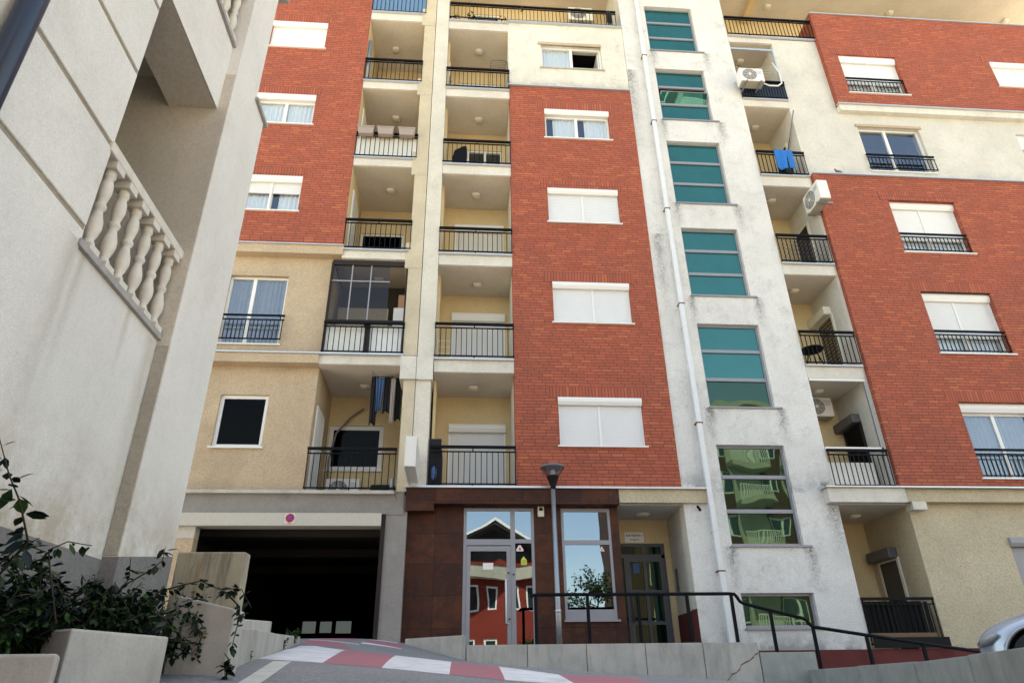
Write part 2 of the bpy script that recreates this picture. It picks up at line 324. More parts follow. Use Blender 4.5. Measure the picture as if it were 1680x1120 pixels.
# ------------------------------------------------------------------ mesh helpers
WL = {}
class MB:
    def __init__(s, T=None): s.v = []; s.f = []; s.T = T; s.sm = []
    def av(s, p):
        if s.T: p = s.T(*p)
        s.v.append(tuple(p)); return len(s.v)-1
    def face(s, pts, sm=False): s.f.append([s.av(p) for p in pts]); s.sm.append(sm); return s
    def box(s, x0, x1, y0, y1, z0, z1):
        i = [s.av(p) for p in ((x0,y0,z0),(x1,y0,z0),(x1,y1,z0),(x0,y1,z0),(x0,y0,z1),(x1,y0,z1),(x1,y1,z1),(x0,y1,z1))]
        for q in ((3,2,1,0),(4,5,6,7),(0,1,5,4),(1,2,6,5),(2,3,7,6),(3,0,4,7)): s.f.append([i[k] for k in q]); s.sm.append(False)
        return s
    def prism(s, pts, z0, z1, axis='z', sm=False):
        # pts polygon in plane perpendicular to axis
        def P(a, b, c): return (a,b,c) if axis=='z' else ((a,c,b) if axis=='y' else (c,a,b))
        lo = [s.av(P(a,b,z0)) for a,b in pts]; hi = [s.av(P(a,b,z1)) for a,b in pts]
        s.f.append(lo[::-1]); s.f.append(hi); s.sm += [False, False]
        n = len(pts)
        for k in range(n): s.f.append([lo[k],lo[(k+1)%n],hi[(k+1)%n],hi[k]]); s.sm.append(sm)
        return s
    def tube(s, path, r, n=8, caps=True):
        path = [Vector(p) for p in path]; rings = []
        rr = r if isinstance(r, (list, tuple)) else [r]*len(path)
        up = None
        for k, p in enumerate(path):
            d = (path[min(k+1, len(path)-1)]-path[max(k-1, 0)]).normalized()
            if up is None: up = Vector((0,0,1)) if abs(d.z) < .9 else Vector((1,0,0))
            a = d.cross(up).normalized(); b = a.cross(d).normalized(); up = b
            rings.append([s.av(p + rr[k]*(math.cos(t)*a + math.sin(t)*b)) for t in [2*math.pi*j/n for j in range(n)]])
        for k in range(len(rings)-1):
            for j in range(n): s.f.append([rings[k][j],rings[k][(j+1)%n],rings[k+1][(j+1)%n],rings[k+1][j]]); s.sm.append(n > 4)
        if caps: s.f.append(rings[0][::-1]); s.f.append(rings[-1]); s.sm += [False, False]
        return s
    def lathe(s, c, prof, n=16, axis='z'):
        rings = []
        for (r, h) in prof:
            ring = []
            for j in range(n):
                a = 2*math.pi*j/n; x, y = r*math.cos(a), r*math.sin(a)
                ring.append(s.av((c[0]+x, c[1]+y, c[2]+h) if axis=='z' else ((c[0]+x, c[1]+h, c[2]+y) if axis=='y' else (c[0]+h, c[1]+x, c[2]+y))))
            rings.append(ring)
        for k in range(len(rings)-1):
            for j in range(n): s.f.append([rings[k][j],rings[k][(j+1)%n],rings[k+1][(j+1)%n],rings[k+1][j]]); s.sm.append(True)
        s.f.append(rings[0][::-1]); s.f.append(rings[-1]); s.sm += [False, False]
        return s
    def build(s, name, mat, parent=None, origin=None, bevel=0, label=None):
        vs = np.array(s.v, float)
        if origin is None:
            lo, hi = vs.min(0), vs.max(0); origin = ((lo[0]+hi[0])/2, (lo[1]+hi[1])/2, lo[2] if parent is None else (lo[2]+hi[2])/2)
        me = bpy.data.meshes.new(name); me.from_pydata([tuple(v) for v in (vs-np.array(origin))], [], s.f)
        me.polygons.foreach_set('use_smooth', s.sm); me.materials.append(M[mat] if isinstance(mat, str) else mat)
        if s.T is not None or True:
            bm = bmesh.new(); bm.from_mesh(me); bmesh.ops.recalc_face_normals(bm, faces=bm.faces); bm.to_mesh(me); bm.free()
        me.update()
        o = bpy.data.objects.new(name, me); S.collection.objects.link(o)
        pl = Vector(WL[parent.name]) if parent else Vector((0,0,0))
        o.location = Vector(origin)-pl; WL[o.name] = tuple(origin)
        if parent: o.parent = parent
        if bevel:
            b = o.modifiers.new('bevel', 'BEVEL'); b.width = bevel; b.segments = 2; b.limit_method = 'ANGLE'
        if label: o['label'] = label
        return o
def B(x0, x1, y0, y1, z0, z1): return MB().box(x0, x1, y0, y1, z0, z1)
def thing(name, loc, label, cat, group=None):
    o = bpy.data.objects.new(name, None); S.collection.objects.link(o); o.location = loc; o.empty_display_size = .2
    WL[o.name] = tuple(loc); return tag(o, label, cat, group)
def tag(o, label, cat, group=None):
    o['label'] = label; o['category'] = cat
    if group: o['group'] = group
    return o
def struct(o): o['kind'] = 'structure'; return o

def wall(mb, u0, u1, z0, z1, d0, th, holes=()):
    """wall slab in the mb's own (u, depth, z) frame with rectangular holes and their reveals"""
    us = sorted({u0, u1, *[h[0] for h in holes], *[h[1] for h in holes]}); zs = sorted({z0, z1, *[h[2] for h in holes], *[h[3] for h in holes]})
    us = [u for u in us if u0 <= u <= u1]; zs = [z for z in zs if z0 <= z <= z1]
    for a, b in zip(us, us[1:]):
        for c, d in zip(zs, zs[1:]):
            m_, n_ = (a+b)/2, (c+d)/2
            if any(h[0] < m_ < h[1] and h[2] < n_ < h[3] for h in holes): continue
            mb.face([(a,d0,c),(b,d0,c),(b,d0,d),(a,d0,d)]); mb.face([(a,d0+th,c),(a,d0+th,d),(b,d0+th,d),(b,d0+th,c)])
    for (a, b, c, d) in holes:
        for p, q in (((a,c),(b,c)), ((b,c),(b,d)), ((b,d),(a,d)), ((a,d),(a,c))):
            mb.face([(p[0],d0,p[1]),(p[0],d0+th,p[1]),(q[0],d0+th,q[1]),(q[0],d0,q[1])])
    for p, q in (((u0,z0),(u1,z0)), ((u1,z0),(u1,z1)), ((u1,z1),(u0,z1)), ((u0,z1),(u0,z0))):
        mb.face([(p[0],d0,p[1]),(q[0],d0,q[1]),(q[0],d0+th,q[1]),(p[0],d0+th,p[1])])
    return mb

def wavy(mb, u0, u1, z0, z1, d, amp=.02, wl=.11):
    n = max(8, int((u1-u0)/.018)); pts = []
    ph = random.random()*6
    for i in range(n+1):
        u = u0+(u1-u0)*i/n
        pts.append((u, d+amp*math.sin(u/wl*6.28+ph+.8*math.sin(u*9+ph))))
    for (a, da), (b, db) in zip(pts, pts[1:]):
        mb.face([(a,da,z0),(b,db,z0),(b,db,z1),(a,da,z1)], True)
    return mb

FT = lambda y: (lambda u, d, z: (u, y+d, z))          # facade facing the street
XT = lambda x: (lambda u, d, z: (x+d, u, z))          # wall facing left (-x); u runs along y
XTr = lambda x: (lambda u, d, z: (x-d, u, z))         # wall facing right (+x)

def window(parent, T, u0, u1, z0, z1, rec=.10, div=2, shutter=0., box=0., curtain=0, room=True, sill=True, frame='pvc', shmat='shut',
           boxmat='pvc', glass='glass', fw=.055, split=.5, roomd=.9, boxout=0., interior='black', sillout=.05, open_right=False):
    """frame mesh with glass panes, shutter, sill ... as its children"""
    zt = z1-box; r = rec
    m_ = MB(T); f = fw
    m_.box(u0, u0+f, r, r+.07, z0, zt); m_.box(u1-f, u1, r, r+.07, z0, zt); m_.box(u0+f, u1-f, r, r+.07, z0, z0+f); m_.box(u0+f, u1-f, r, r+.07, zt-f, zt)
    if div == 2:
        c = u0+(u1-u0)*split; m_.box(c-f*.75, c+f*.75, r-.004, r+.066, z0+f, zt-f)
    elif div == 3:      # horizontal bars
        for k in (1, 2):
            zc = z0+(zt-z0)*k/3; m_.box(u0+f, u1-f, r-.004, r+.066, zc-f*.7, zc+f*.7)
    W = m_.build('window', frame, parent)
    panes = [(u0+f*.6, u1-f*.6)] if div != 2 else [(u0+f*.6, u0+(u1-u0)*split-f*.3), (u0+(u1-u0)*split+f*.3, u1-f*.6)]
    if shutter < .98:
        for k, (a, b) in enumerate(panes):
            if open_right and k == 1:
                g = MB(T); g.box(b-.06, b-.02, r+.08, r+.08+(b-a)*.8, z0+.05, zt-.05); g.build('open_sash', frame, W); continue
            if div == 3:
                for q in range(3):
                    MB(T).box(a, b, r+.03, r+.04, z0+(zt-z0)*q/3+.02, z0+(zt-z0)*(q+1)/3-.02).build('glass_pane', glass, W)
            else: MB(T).box(a, b, r+.03, r+.04, z0+f*.6, zt-f*.6).build('glass_pane', glass, W)
    if shutter > 0:
        zs = zt-(zt-z0)*shutter
        sm = MB(T); sm.box(u0+.02, u1-.02, r-.035, r-.012, zs, zt); sm.box(u0+.02, u1-.02, r-.045, r-.006, zs-.03 if shutter < .98 else zs, zs+.02)
        sm.build('roller_shutter', shmat, W)
    if shutter > 0:
        gs = [(u0-.005, u0+.03), (u1-.03, u1+.005)]
        if div == 2: c = u0+(u1-u0)*split; gs.append((c-.025, c+.025))
        for a, c in gs: MB(T).box(a, c, r-.055, r, z0, zt).build('shutter_guide', frame, W)
    if box > 0:
        k = boxout; prof = [(r+.02, zt), (r+.02, z1-.004), (r-.13-k, z1-.004), (r-.15-k, z1-box*.25), (r-.15-k, z1-box*.6), (r-.11-k, zt)]
        bx = MB(T)
        lo = [bx.av((u0-.004, a, b)) for a, b in prof]; hi = [bx.av((u1+.004, a, b)) for a, b in prof]; n = len(prof)
        bx.f += [lo, hi[::-1]]; bx.sm += [False, False]
        for q in range(n): bx.f.append([lo[q],lo[(q+1)%n],hi[(q+1)%n],hi[q]]); bx.sm.append(False)
        bx.build('shutter_box', boxmat, W)
    if sill:
        MB(T).box(u0-.05, u1+.05, -sillout, rec+.02, z0-.035, z0-.002).build('sill', 'pvc' if sill is True else sill, W)
    if curtain and shutter < .95:
        for (a, b) in (panes if curtain != 3 else panes[1:]):
            if curtain == 2: a = a+(b-a)*.25
            if open_right and a > u0+(u1-u0)*.5: continue
            wavy(MB(T), a, b, z0+.03, zt-.03, r+.075, .018).build('curtain', 'curt' if curtain != 4 else 'curtd', W)
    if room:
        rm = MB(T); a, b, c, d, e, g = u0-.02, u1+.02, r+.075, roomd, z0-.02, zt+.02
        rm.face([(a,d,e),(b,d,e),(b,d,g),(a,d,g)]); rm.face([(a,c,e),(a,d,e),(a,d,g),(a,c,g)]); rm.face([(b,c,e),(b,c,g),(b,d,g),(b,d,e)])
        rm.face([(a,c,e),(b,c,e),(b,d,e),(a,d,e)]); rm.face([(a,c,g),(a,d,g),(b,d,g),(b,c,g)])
        rm.build('room_interior', interior, W)  # box coloured black to stand for the darkness of an unlit room
    return W

def railing(parent, x0, x1, y, z0, z1, sp=.125, name='balcony_railing', y1=None, post=True, mat='rail', ends=True, side=None):
    """street-facing railing: flat handrail, sub rail, bottom rail, square balusters"""
    m_ = MB(); m_.box(x0, x1, y-.028, y+.028, z1-.055, z1)
    m_.box(x0, x1, y-.014, y+.014, z1-.145, z1-.120); m_.box(x0, x1, y-.014, y+.014, z0+.05, z0+.078)
    n = max(2, round((x1-x0)/sp))
    for i in range(n+1):
        x = x0+.02+(x1-x0-.04)*i/n; m_.box(x-.0085, x+.0085, y-.0085, y+.0085, z0+.078, z1-.145)
    k = max(1, round((x1-x0)/1.3))
    for i in range(1, k+1):
        x = x0+(x1-x0)*(i-.5)/k; m_.box(x-.013, x+.013, y-.013, y+.013, z1-.120, z1-.055); m_.box(x-.014, x+.014, y-.014, y+.014, z0+.0, z0+.05)
    for x in (x0+.02, x1-.02): m_.box(x-.013, x+.013, y-.013, y+.013, z1-.120, z1-.055)
    return m_.build(name, mat, parent)

def ceiling_lamp(parent, x, y, z):
    f = MB(); n = 24
    prof = [(0.0, .0), (.115, 0), (.118, -.02), (.105, -.055), (.06, -.075), (0.001, -.08)]
    rings = []
    for r, h in prof:
        ring = []
        for j in range(n):
            a = 2*math.pi*j/n; c, s_ = math.cos(a), math.sin(a); k = (abs(c)**4+abs(s_)**4)**-.25
            ring.append(f.av((x+r*c*k*1.05, y+r*s_*k, z+h)))
        rings.append(ring)
    for a, b in zip(rings, rings[1:]):
        for j in range(n): f.f.append([a[j],a[(j+1)%n],b[(j+1)%n],b[j]]); f.sm.append(True)
    return f.build('ceiling_light', 'lamp', parent)

def text_mesh(body, size, name, mat, parent, loc, bold=.0, extr=.002):
    cu = bpy.data.curves.new(name+'_curve', 'FONT'); cu.body = body; cu.size = size; cu.extrude = extr; cu.offset = bold; cu.align_x = 'CENTER'; cu.align_y = 'CENTER'
    to = bpy.data.objects.new(name+'_tmp', cu); S.collection.objects.link(to)
    dg = bpy.context.evaluated_depsgraph_get(); me = bpy.data.meshes.new_from_object(to.evaluated_get(dg)); bpy.data.objects.remove(to)
    me.transform(Matrix.Rotation(math.pi/2, 4, 'X')); me.materials.clear(); me.materials.append(M[mat]); me.name = name
    o = bpy.data.objects.new(name, me); S.collection.objects.link(o); o.location = Vector(loc)-Vector(WL[parent.name]); o.parent = parent; WL[o.name] = loc
    return o

# ------------------------------------------------------------------ terrain
CP = [(0,0,-.85),(-1.5,0,-.8),(3,0,-.95),(7,0,-1.1),(0,3,-.27),(-1.5,3,-.2),(3,3,-.4),(6,4,-.35),(-1.52,5.2,.13),(.41,5.5,.035),(2.25,5.5,-.03),(5,5.5,-.2),(-2.85,13.5,.83),(-1,13.9,.76),(-4,14,.86),(-1.3,14.1,.83),(.17,12.9,.43),(2.56,12.9,.11),(5.27,12.9,0),(6.4,12.7,-.08),(0,-8,-2.3),(-4,-8,-2.2),(7,-8,-2.5),(-4,20,.95),(6,9,-.15),(-3,9,.42),(-4,5,.15),(-2.2,9.3,.46)]
CPA = np.array(CP)
def _tps(C):
    n = len(C); d = np.linalg.norm(C[:,None,:2]-C[None,:,:2], axis=2)
    K = np.where(d > 0, d*d*np.log(d+1e-9), 0)+np.eye(n)*.05; P = np.c_[np.ones(n), C[:,:2]]
    return np.linalg.solve(np.block([[K,P],[P.T,np.zeros((3,3))]]), np.r_[C[:,2],0,0,0])
TW = _tps(CPA)
def gz(x, y):
    d = np.hypot(x-CPA[:,0], y-CPA[:,1]); k = np.where(d > 0, d*d*np.log(d+1e-9), 0)
    return float(k@TW[:-3]+TW[-3]+TW[-2]*x+TW[-1]*y)
def lerp(a, b, t): return a+(b-a)*t

# far ground sheet
gm = MB(); gm.face([(-250,-250,-2.6),(250,-250,-2.6),(250,250,-2.6),(-250,250,-2.6)])
struct(gm.build('ground', 'concl'))
rd = MB()
XS = sorted({*np.round(np.linspace(-7,-3.4,13),3), *np.round(np.arange(-3.2,3.01,.1),3), *np.round(np.linspace(3.3,10,20),3)}); YS = sorted({*np.round(np.linspace(-8,3.6,24),3), *np.round(np.arange(3.8,14.31,.15),3)})
N1, N2 = len(XS)-1, len(YS)-1
def rx(i): return float(XS[i])
def ry(j): return float(YS[j])
gi = [[rd.av((rx(i), ry(j), gz(rx(i), ry(j)))) for j in range(N2+1)] for i in range(N1+1)]
for i in range(N1):
    for j in range(N2): rd.f.append([gi[i][j],gi[i+1][j],gi[i+1][j+1],gi[i][j+1]]); rd.sm.append(True)
struct(rd.build('road', 'asphalt'))
def drape(pts, name, mat, lift=.004, res=.1):
    """painted marking: convex polygon cut into strips that follow the road"""
    m_ = MB(); bm = bmesh.new(); vs = [bm.verts.new((x, y, 0)) for x, y in pts]; bm.faces.new(vs)
    xs = [p[0] for p in pts]; ys = [p[1] for p in pts]
    c = min(xs)+res
    while c < max(xs):
        bmesh.ops.bisect_plane(bm, geom=bm.verts[:]+bm.edges[:]+bm.faces[:], plane_co=(c,0,0), plane_no=(1,0,0)); c += res
    c = min(ys)+res*1.5
    while c < max(ys):
        bmesh.ops.bisect_plane(bm, geom=bm.verts[:]+bm.edges[:]+bm.faces[:], plane_co=(0,c,0), plane_no=(0,1,0)); c += res*1.5
    bm.verts.index_update(); m_.v = [(v.co.x, v.co.y, gz(v.co.x, v.co.y)+lift) for v in bm.verts]
    m_.f = [[v.index for v in f.verts] for f in bm.faces]; m_.sm = [True]*len(m_.f); bm.free()
    return struct(m_.build(name, mat))
LF = .0018
drape([(-1.74,6.6),(-1.11,6.3),(-1.57,10.6),(-2.16,11.5),(-2.36,11.3),(-2.0,8.5)], 'white_road_marking', 'pw', LF)
drape([(-1.11,6.3),(-.6,6.1),(-.76,9.45),(-1.56,10.6)], 'red_road_marking', 'pr', LF)
drape([(-.6,6.1),(-.05,5.85),(-.05,8.05),(-.76,9.45)], 'white_road_marking', 'pw', LF)
drape([(-.05,5.85),(.37,5.65),(.42,7.4),(-.05,8.05)], 'red_road_marking', 'pr', LF)
drape([(.37,5.65),(.88,5.45),(.88,6.4),(.42,7.4)], 'white_road_marking', 'pw', LF)
drape([(.88,5.45),(1.5,5.2),(1.5,6.3),(.88,6.4)], 'red_road_marking', 'pr', LF)
drape([(-1.284,4.2),(-1.3,4.63),(-1.317,4.86),(-1.348,5.16),(-1.397,5.56),(-1.50,6.25),(-1.372,6.35),(-1.272,5.64),(-1.223,5.22),(-1.193,4.91),(-1.175,4.67),(-1.16,4.3)], 'white_parking_line', 'pl', LF+.0015)
drape([(-2.55,12.2),(-1.55,11.3),(-1.9,12.6),(-2.6,13.4)], 'red_road_marking', 'pr', LF)
drape([(-1.66,13.3),(-.95,12.95),(-.98,13.75),(-1.65,13.85)], 'red_road_marking', 'pr', LF)
drape([(-2.6,13.45),(-1.8,13.4),(-1.85,13.95),(-2.6,13.95)], 'red_road_marking', 'pr', LF)
drape([(-1.65,13.9),(-1.1,13.8),(-1.1,13.95),(-1.65,13.99)], 'white_road_marking', 'pw', LF)
drape([(-2.62,13.25),(-1.66,12.65),(-1.66,12.75),(-2.62,13.4)], 'white_road_marking', 'pw', LF+.0015)
drape([(-1.66,12.9),(-.95,12.85),(-.95,12.93),(-1.66,13.25)], 'white_road_marking', 'pw', LF+.0015)

# ------------------------------------------------------------------ APARTMENT BUILDING, left block
LB = thing('apartment_building', (-5, 14, .6), 'tall block of red brick over tan stucco with the dark garage entrance at its foot', 'building')
RB = thing('apartment_building', (7, 14, .6), 'wide block of red brick and cream with the white stair tower and brown tiled shopfront', 'building')
# --- masses
MB().box(-14,-1.06,16.2,26,3.75,21.3).build('rear_wall', 'dark2', LB); B(-14,-6.1,14.2,26,-2,3.55).build('side_wall', 'grey', LB)
B(-1.03,20,16.2,26,3.75,21.3).build('rear_wall', 'dark2', RB); B(-.88,20,16.25,26,-2.2,3.72).build('rear_wall', 'dark2', RB)
B(-14,-1.05,13.1,26.2,21.3,21.75).build('roof', 'ceil', LB); B(-1.04,20.3,13.1,26.2,21.3,21.75).build('roof', 'ceil', RB)
# --- left block walls
LX = [(-5.87,-4.27)]
hb = [(-5.87,-4.27,10.82,11.95),(-5.87,-4.27,13.78,14.89),(-5.87,-4.27,16.79,17.89)]
wall(MB(FT(14.0)), -14,-3.04,9.78,21.3,0,.3,hb).build('brick_wall', 'brick', LB)
# brick return that closes the loggias
B(-3.30,-3.04,14.3,16.2,9.70,21.3).build('balcony_side_wall', 'yellow', LB)
MB().box(-3.037,-3.032,14.03,15.9,9.70,21.3).build('balcony_side_wall', 'yellow', LB)
for (a,b,c,d) in hb:
    B(a-.26,b+.10,13.992,14.03,d,d+.27).build('brick_lintel', 'brickv', LB)
window(LB, FT(14.0), *hb[2], shutter=1, div=1, box=.2, shmat='shutf', rec=.12)
window(LB, FT(14.0), *hb[1], curtain=1, box=.2, split=.50, rec=.12)
window(LB, FT(14.0), *hb[0], curtain=2, box=.2, shutter=.32, split=.52, rec=.12)
B(-14,-3.0,13.93,14.0,9.775,9.80).build('ledge_flashing', 'metal', LB)
B(-14,-3.0,13.97,14.3,9.53,9.772).build('cornice_band', 'tan', LB)
B(-14,-1.36,14.3,14.45,9.45,9.60).build('soffit_strip', 'ceil', LB)
wall(MB(FT(14.2)), -14,-3.27,6.8,9.55,0,.3,[(-5.66,-4.27,7.13,8.99)]).build('tan_wall', 'tan', LB)
window(LB, FT(14.2), -5.66,-4.27,7.13,8.99, curtain=4, rec=.10, split=.42)
m_ = MB(); m_.box(-5.8,-4.18,14.06,14.10,7.80,7.84); m_.box(-5.8,-4.18,14.06,14.09,7.69,7.715); m_.box(-5.8,-4.2,14.06,14.09,7.19,7.215)
for i in range(17): x = -5.7+i*.093; m_.box(x-.008,x+.008,14.065,14.081,7.215,7.69)
for x in (-5.62,-4.3): m_.box(x-.01,x+.01,14.08,14.2,7.80,7.82)
m_.build('window_guard_rail', 'rail', LB)
B(-14,-1.36,13.93,14.0,6.795,6.825).build('ledge_flashing', 'metal', LB)
B(-14,-3.26,13.97,14.3,6.57,6.793).build('cornice_band', 'tan', LB)
wall(MB(FT(14.24)), -14,-3.28,3.62,6.6,0,.3,[(-5.34,-4.29,4.67,5.88)]).build('tan_wall', 'tan', LB)
window(LB, FT(14.24), -5.34,-4.29,4.67,5.88, div=1, rec=.06, fw=.075, interior='black', glass='glassk', sillout=.06)
B(-14,-1.34,13.92,14.1,3.60,3.665).build('ledge_flashing', 'concl', LB)
B(-14,-1.34,14.02,14.3,3.19,3.598).build('grey_wall', 'grey', LB)
B(-5.7,-1.585,13.95,14.3,2.95,3.205).build('garage_lintel', 'greyl', LB)
B(-14,-5.24,14.04,14.3,2.72,3.19).build('garage_jamb', 'greyl', LB); B(-14,-5.24,14.045,14.3,.3,2.718).build('garage_jamb', 'tan', LB)
B(-1.585,-1.50,14.0,14.35,.7,3.195).build('garage_door_frame', 'brown', LB)
B(-1.50,-1.075,14.03,14.5,.3,3.59).build('grey_column', 'grey', LB)
# garage interior
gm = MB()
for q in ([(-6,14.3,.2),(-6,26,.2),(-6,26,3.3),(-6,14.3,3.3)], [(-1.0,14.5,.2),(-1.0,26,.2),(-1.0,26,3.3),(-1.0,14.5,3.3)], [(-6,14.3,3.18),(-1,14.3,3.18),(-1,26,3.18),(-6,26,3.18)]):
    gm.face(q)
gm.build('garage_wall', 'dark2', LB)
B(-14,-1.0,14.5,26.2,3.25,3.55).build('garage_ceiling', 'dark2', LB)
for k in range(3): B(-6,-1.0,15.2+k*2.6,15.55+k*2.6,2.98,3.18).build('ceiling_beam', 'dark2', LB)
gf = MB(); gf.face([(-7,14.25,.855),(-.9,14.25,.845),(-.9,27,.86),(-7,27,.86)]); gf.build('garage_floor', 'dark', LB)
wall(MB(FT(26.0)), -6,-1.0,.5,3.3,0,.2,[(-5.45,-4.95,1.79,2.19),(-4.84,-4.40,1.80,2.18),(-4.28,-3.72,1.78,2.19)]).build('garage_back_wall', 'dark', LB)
for a, c in ((-5.45,-4.95),(-4.84,-4.40),(-4.28,-3.72)): B(a,c,26.05,26.06,1.78,2.2).build('glass_pane', 'glassm', LB)  # tinted panes added to dim the overbright daylight behind
# left loggias (B column)
def loggia(P, x0, x1, yb, zf, zc, flash=True, side=None, wallmat='yellow', zs=None, ext=0, fascia=None, ce=True):
    """floor slab at zf (top), slab soffit zc (thickness shown as fascia), back wall"""
    B(x0-ext, x1, 14.02, yb+.1, zc, zf-.03).build('balcony_slab', 'slab' , P)
    if ce: B(x0-ext, x1, 14.05, yb, zc-.012, zc-.002).build('balcony_ceiling', 'ceil', P)
    if flash: B(x0-ext, x1, 13.945, 14.06, zf-.028, zf).build('slab_flashing', 'metal', P)
ZB = [(3.66,3.60),(6.82,6.575),(9.71,9.46),(12.70,12.43),(15.58,15.30),(18.55,18.23)]
for k, (zt, zb) in enumerate(ZB):
    x0, x1 = (-3.26,-1.36) if k < 2 else (-3.03,-1.40)
    if k == 0: B(-3.3,-1.36,14.1,16.2,3.56,3.63).build('balcony_slab', 'grey', LB); continue
    loggia(LB, x0, x1, 15.95, zt, zb)
LMP = [(-2.35,15.2,6.56),(-2.2,14.95,9.445),(-2.12,14.99,12.415),(-2.16,15.12,15.285),(-2.35,15.07,18.215)]
for p in LMP: ceiling_lamp(LB, *p)
hB = [(-3.24,-1.92,4.70,5.83)]
wall(MB(FT(16.02)), -3.3,-1.05,3.6,6.6,0,.12,hB).build('balcony_back_wall', 'yellow', LB)
window(LB, FT(16.02), *hB[0], div=1, fw=.10, rec=.04, shutter=0, curtain=0, interior='black', roomd=.16, shmat='shutd', glass='glassk')
hB = [(-2.95,-1.77,10.3,11.43)]
wall(MB(FT(15.95)), -3.3,-1.05,6.6,21.3,0,.12,[(-2.98,-1.77,10.35,11.62),(-2.9,-1.8,13.1,14.4),(-2.9,-1.8,16.0,17.3)]).build('balcony_back_wall', 'yellow', LB)
window(LB, FT(15.95), -2.98,-1.77,10.35,11.62, div=1, rec=.04, roomd=.16, glass='glassk')
window(LB, FT(15.95), -2.9,-1.8,13.1,14.4, div=2, rec=.04, roomd=.16); window(LB, FT(15.95), -2.9,-1.8,16.0,17.3, div=2, rec=.04, roomd=.16)
B(-3.42,-3.28,14.5,16.1,3.6,9.55).build('balcony_side_wall', 'yellow', LB)
wall(MB(XTr(-3.275)), 14.24,16.0,3.66,6.57,0,.012,[]).build('balcony_side_wall', 'tan', LB)
def side_door(P, x, y0, y1, z0, z1, right=True, frame='pvc', fill='glass', label=None):
    s_ = 1 if right else -1
    T = (lambda u, d, z: (x+s_*(.03-d), u, z))
    m_ = MB(T); f = .07
    m_.box(y0,y0+f,0,.06,z0,z1); m_.box(y1-f,y1,0,.06,z0,z1); m_.box(y0+f,y1-f,0,.06,z1-f,z1)
    o = m_.build('balcony_door', frame, P); MB(T).box(y0+f,y1-f,.01,.05,z0,z1-f).build('door_panel', fill, o); return o
side_door(LB, -3.275, 14.5,15.35,3.68,5.75, fill='white2')
side_door(LB, -3.03, 14.45,15.3,9.75,11.95, fill='boxc'); side_door(LB, -3.03, 14.45,15.3,12.74,14.95, fill='boxc')
for (z0, z1) in ((9.71,10.64),(15.58,16.48),(18.55,19.5)): railing(LB, -3.04,-1.36,13.99,z0,z1)
railing(LB, -3.03,-1.36,13.99,12.70,13.58); railing(LB, -3.24,-1.36,13.99,3.665,4.60,sp=.13)
B(-3.02,-1.38,14.03,14.045,12.76,13.42).build('railing_panel', 'frost', LB); B(-3.02,-1.38,14.03,14.045,18.6,19.4).build('railing_panel', 'blue_p', LB)
# pillar left strip with capitals
m_ = MB(); m_.box(-1.385,-1.055,14.0,16.1,6.82,21.3); m_.build('pillar', 'pillarl', LB)
for z0, z1 in ((9.2,9.95),(12.15,12.95),(15.10,15.75),(18.05,18.8)): B(-1.475,-1.057,13.99,16.05,z0,z1).build('pillar_capital', 'pillarl', LB)
B(-1.41,-1.053,13.93,16.05,6.20,6.77).build('pillar_capital', 'slab', LB); B(-1.32,-1.058,14.0,16.1,3.66,6.20).build('pillar', 'pillarl', LB); B(-1.052,-1.046,14.02,14.6,3.7,21.2).build('expansion_joint', 'ink', LB)
B(-1.34,-1.15,14.01,14.5,3.19,3.66).build('grey_column', 'grey', LB)
# enclosed loggia (level 2)
GE = B(-3.22,-1.37,14.04,14.10,9.34,9.40).build('glazed_enclosure', 'brown', LB)
m_ = MB(); m_.box(-3.245,-3.20,14.03,14.09,6.83,9.34); m_.box(-1.43,-1.375,14.03,14.09,6.83,9.34); m_.box(-3.2,-1.43,14.035,14.085,7.66,7.74); m_.box(-2.30,-2.18,14.035,14.085,6.83,7.66); m_.box(-3.2,-1.43,14.035,14.085,9.27,9.34)
m_.build('enclosure_frame', 'brown', GE)
m_ = MB()
for x in (-2.735,-2.28): m_.box(x-.014,x+.014,14.045,14.07,7.74,9.27)
m_.box(-3.2,-1.81,14.046,14.071,8.80,8.83); m_.build('glazing_bar', 'alu', GE)
B(-3.2,-1.83,14.075,14.08,7.74,9.27).build('glass_pane', M['glasse'], GE); B(-3.15,-1.9,14.9,14.95,7.6,8.55).build('blind', 'acd', GE); B(-3.15,-1.5,14.85,14.9,7.2,7.55).build('shelf', 'carton', GE)
B(-3.19,-2.31,14.10,14.12,6.86,7.62).build('panel', 'frost', GE); B(-2.17,-1.45,14.10,14.12,6.86,7.62).build('panel', 'white2', GE)
B(-3.2,-1.4,15.3,15.35,6.83,9.4).build('inner_wall', 'dark2', GE)
railing(LB, -3.24,-1.37,13.99,6.82,7.66)

# ------------------------------------------------------------------ right block
B(-1.04,-.66,14.005,15.7,6.77,21.3).build('pillar', 'pillarr', RB)
B(-1.043,-.67,13.935,15.6,6.20,6.768).build('pillar_capital', 'slab', RB); B(-1.045,-.71,14.01,15.7,3.76,6.20).build('pillar', 'pillarr', RB)
B(-.66,-.60,14.5,15.6,3.8,18.3).build('balcony_side_wall', 'yellow', RB)
ZC = [(3.76,3.6),(6.755,6.43),(9.67,9.35),(12.59,12.27),(15.45,15.14),(18.36,18.01)]
for k, (zt, zb) in enumerate(ZC):
    if k: loggia(RB, -.655, 1.185, 15.5, zt, zb)
B(-.655,1.18,14.1,15.7,3.6,3.74).build('balcony_slab', 'ceil', RB)
for p in ((.27,14.84,6.415),(.33,14.89,9.335),(.27,14.85,12.255),(.31,14.87,15.125),(.30,14.81,17.995)): ceiling_lamp(RB, *p)
hC = [(-.30,1.07,3.76,5.70),(-.31,1.08,6.76,8.79),(-.30,1.07,9.68,11.66),(0.0,1.05,13.0,14.5),(-.35,1.0,15.6,17.33)]
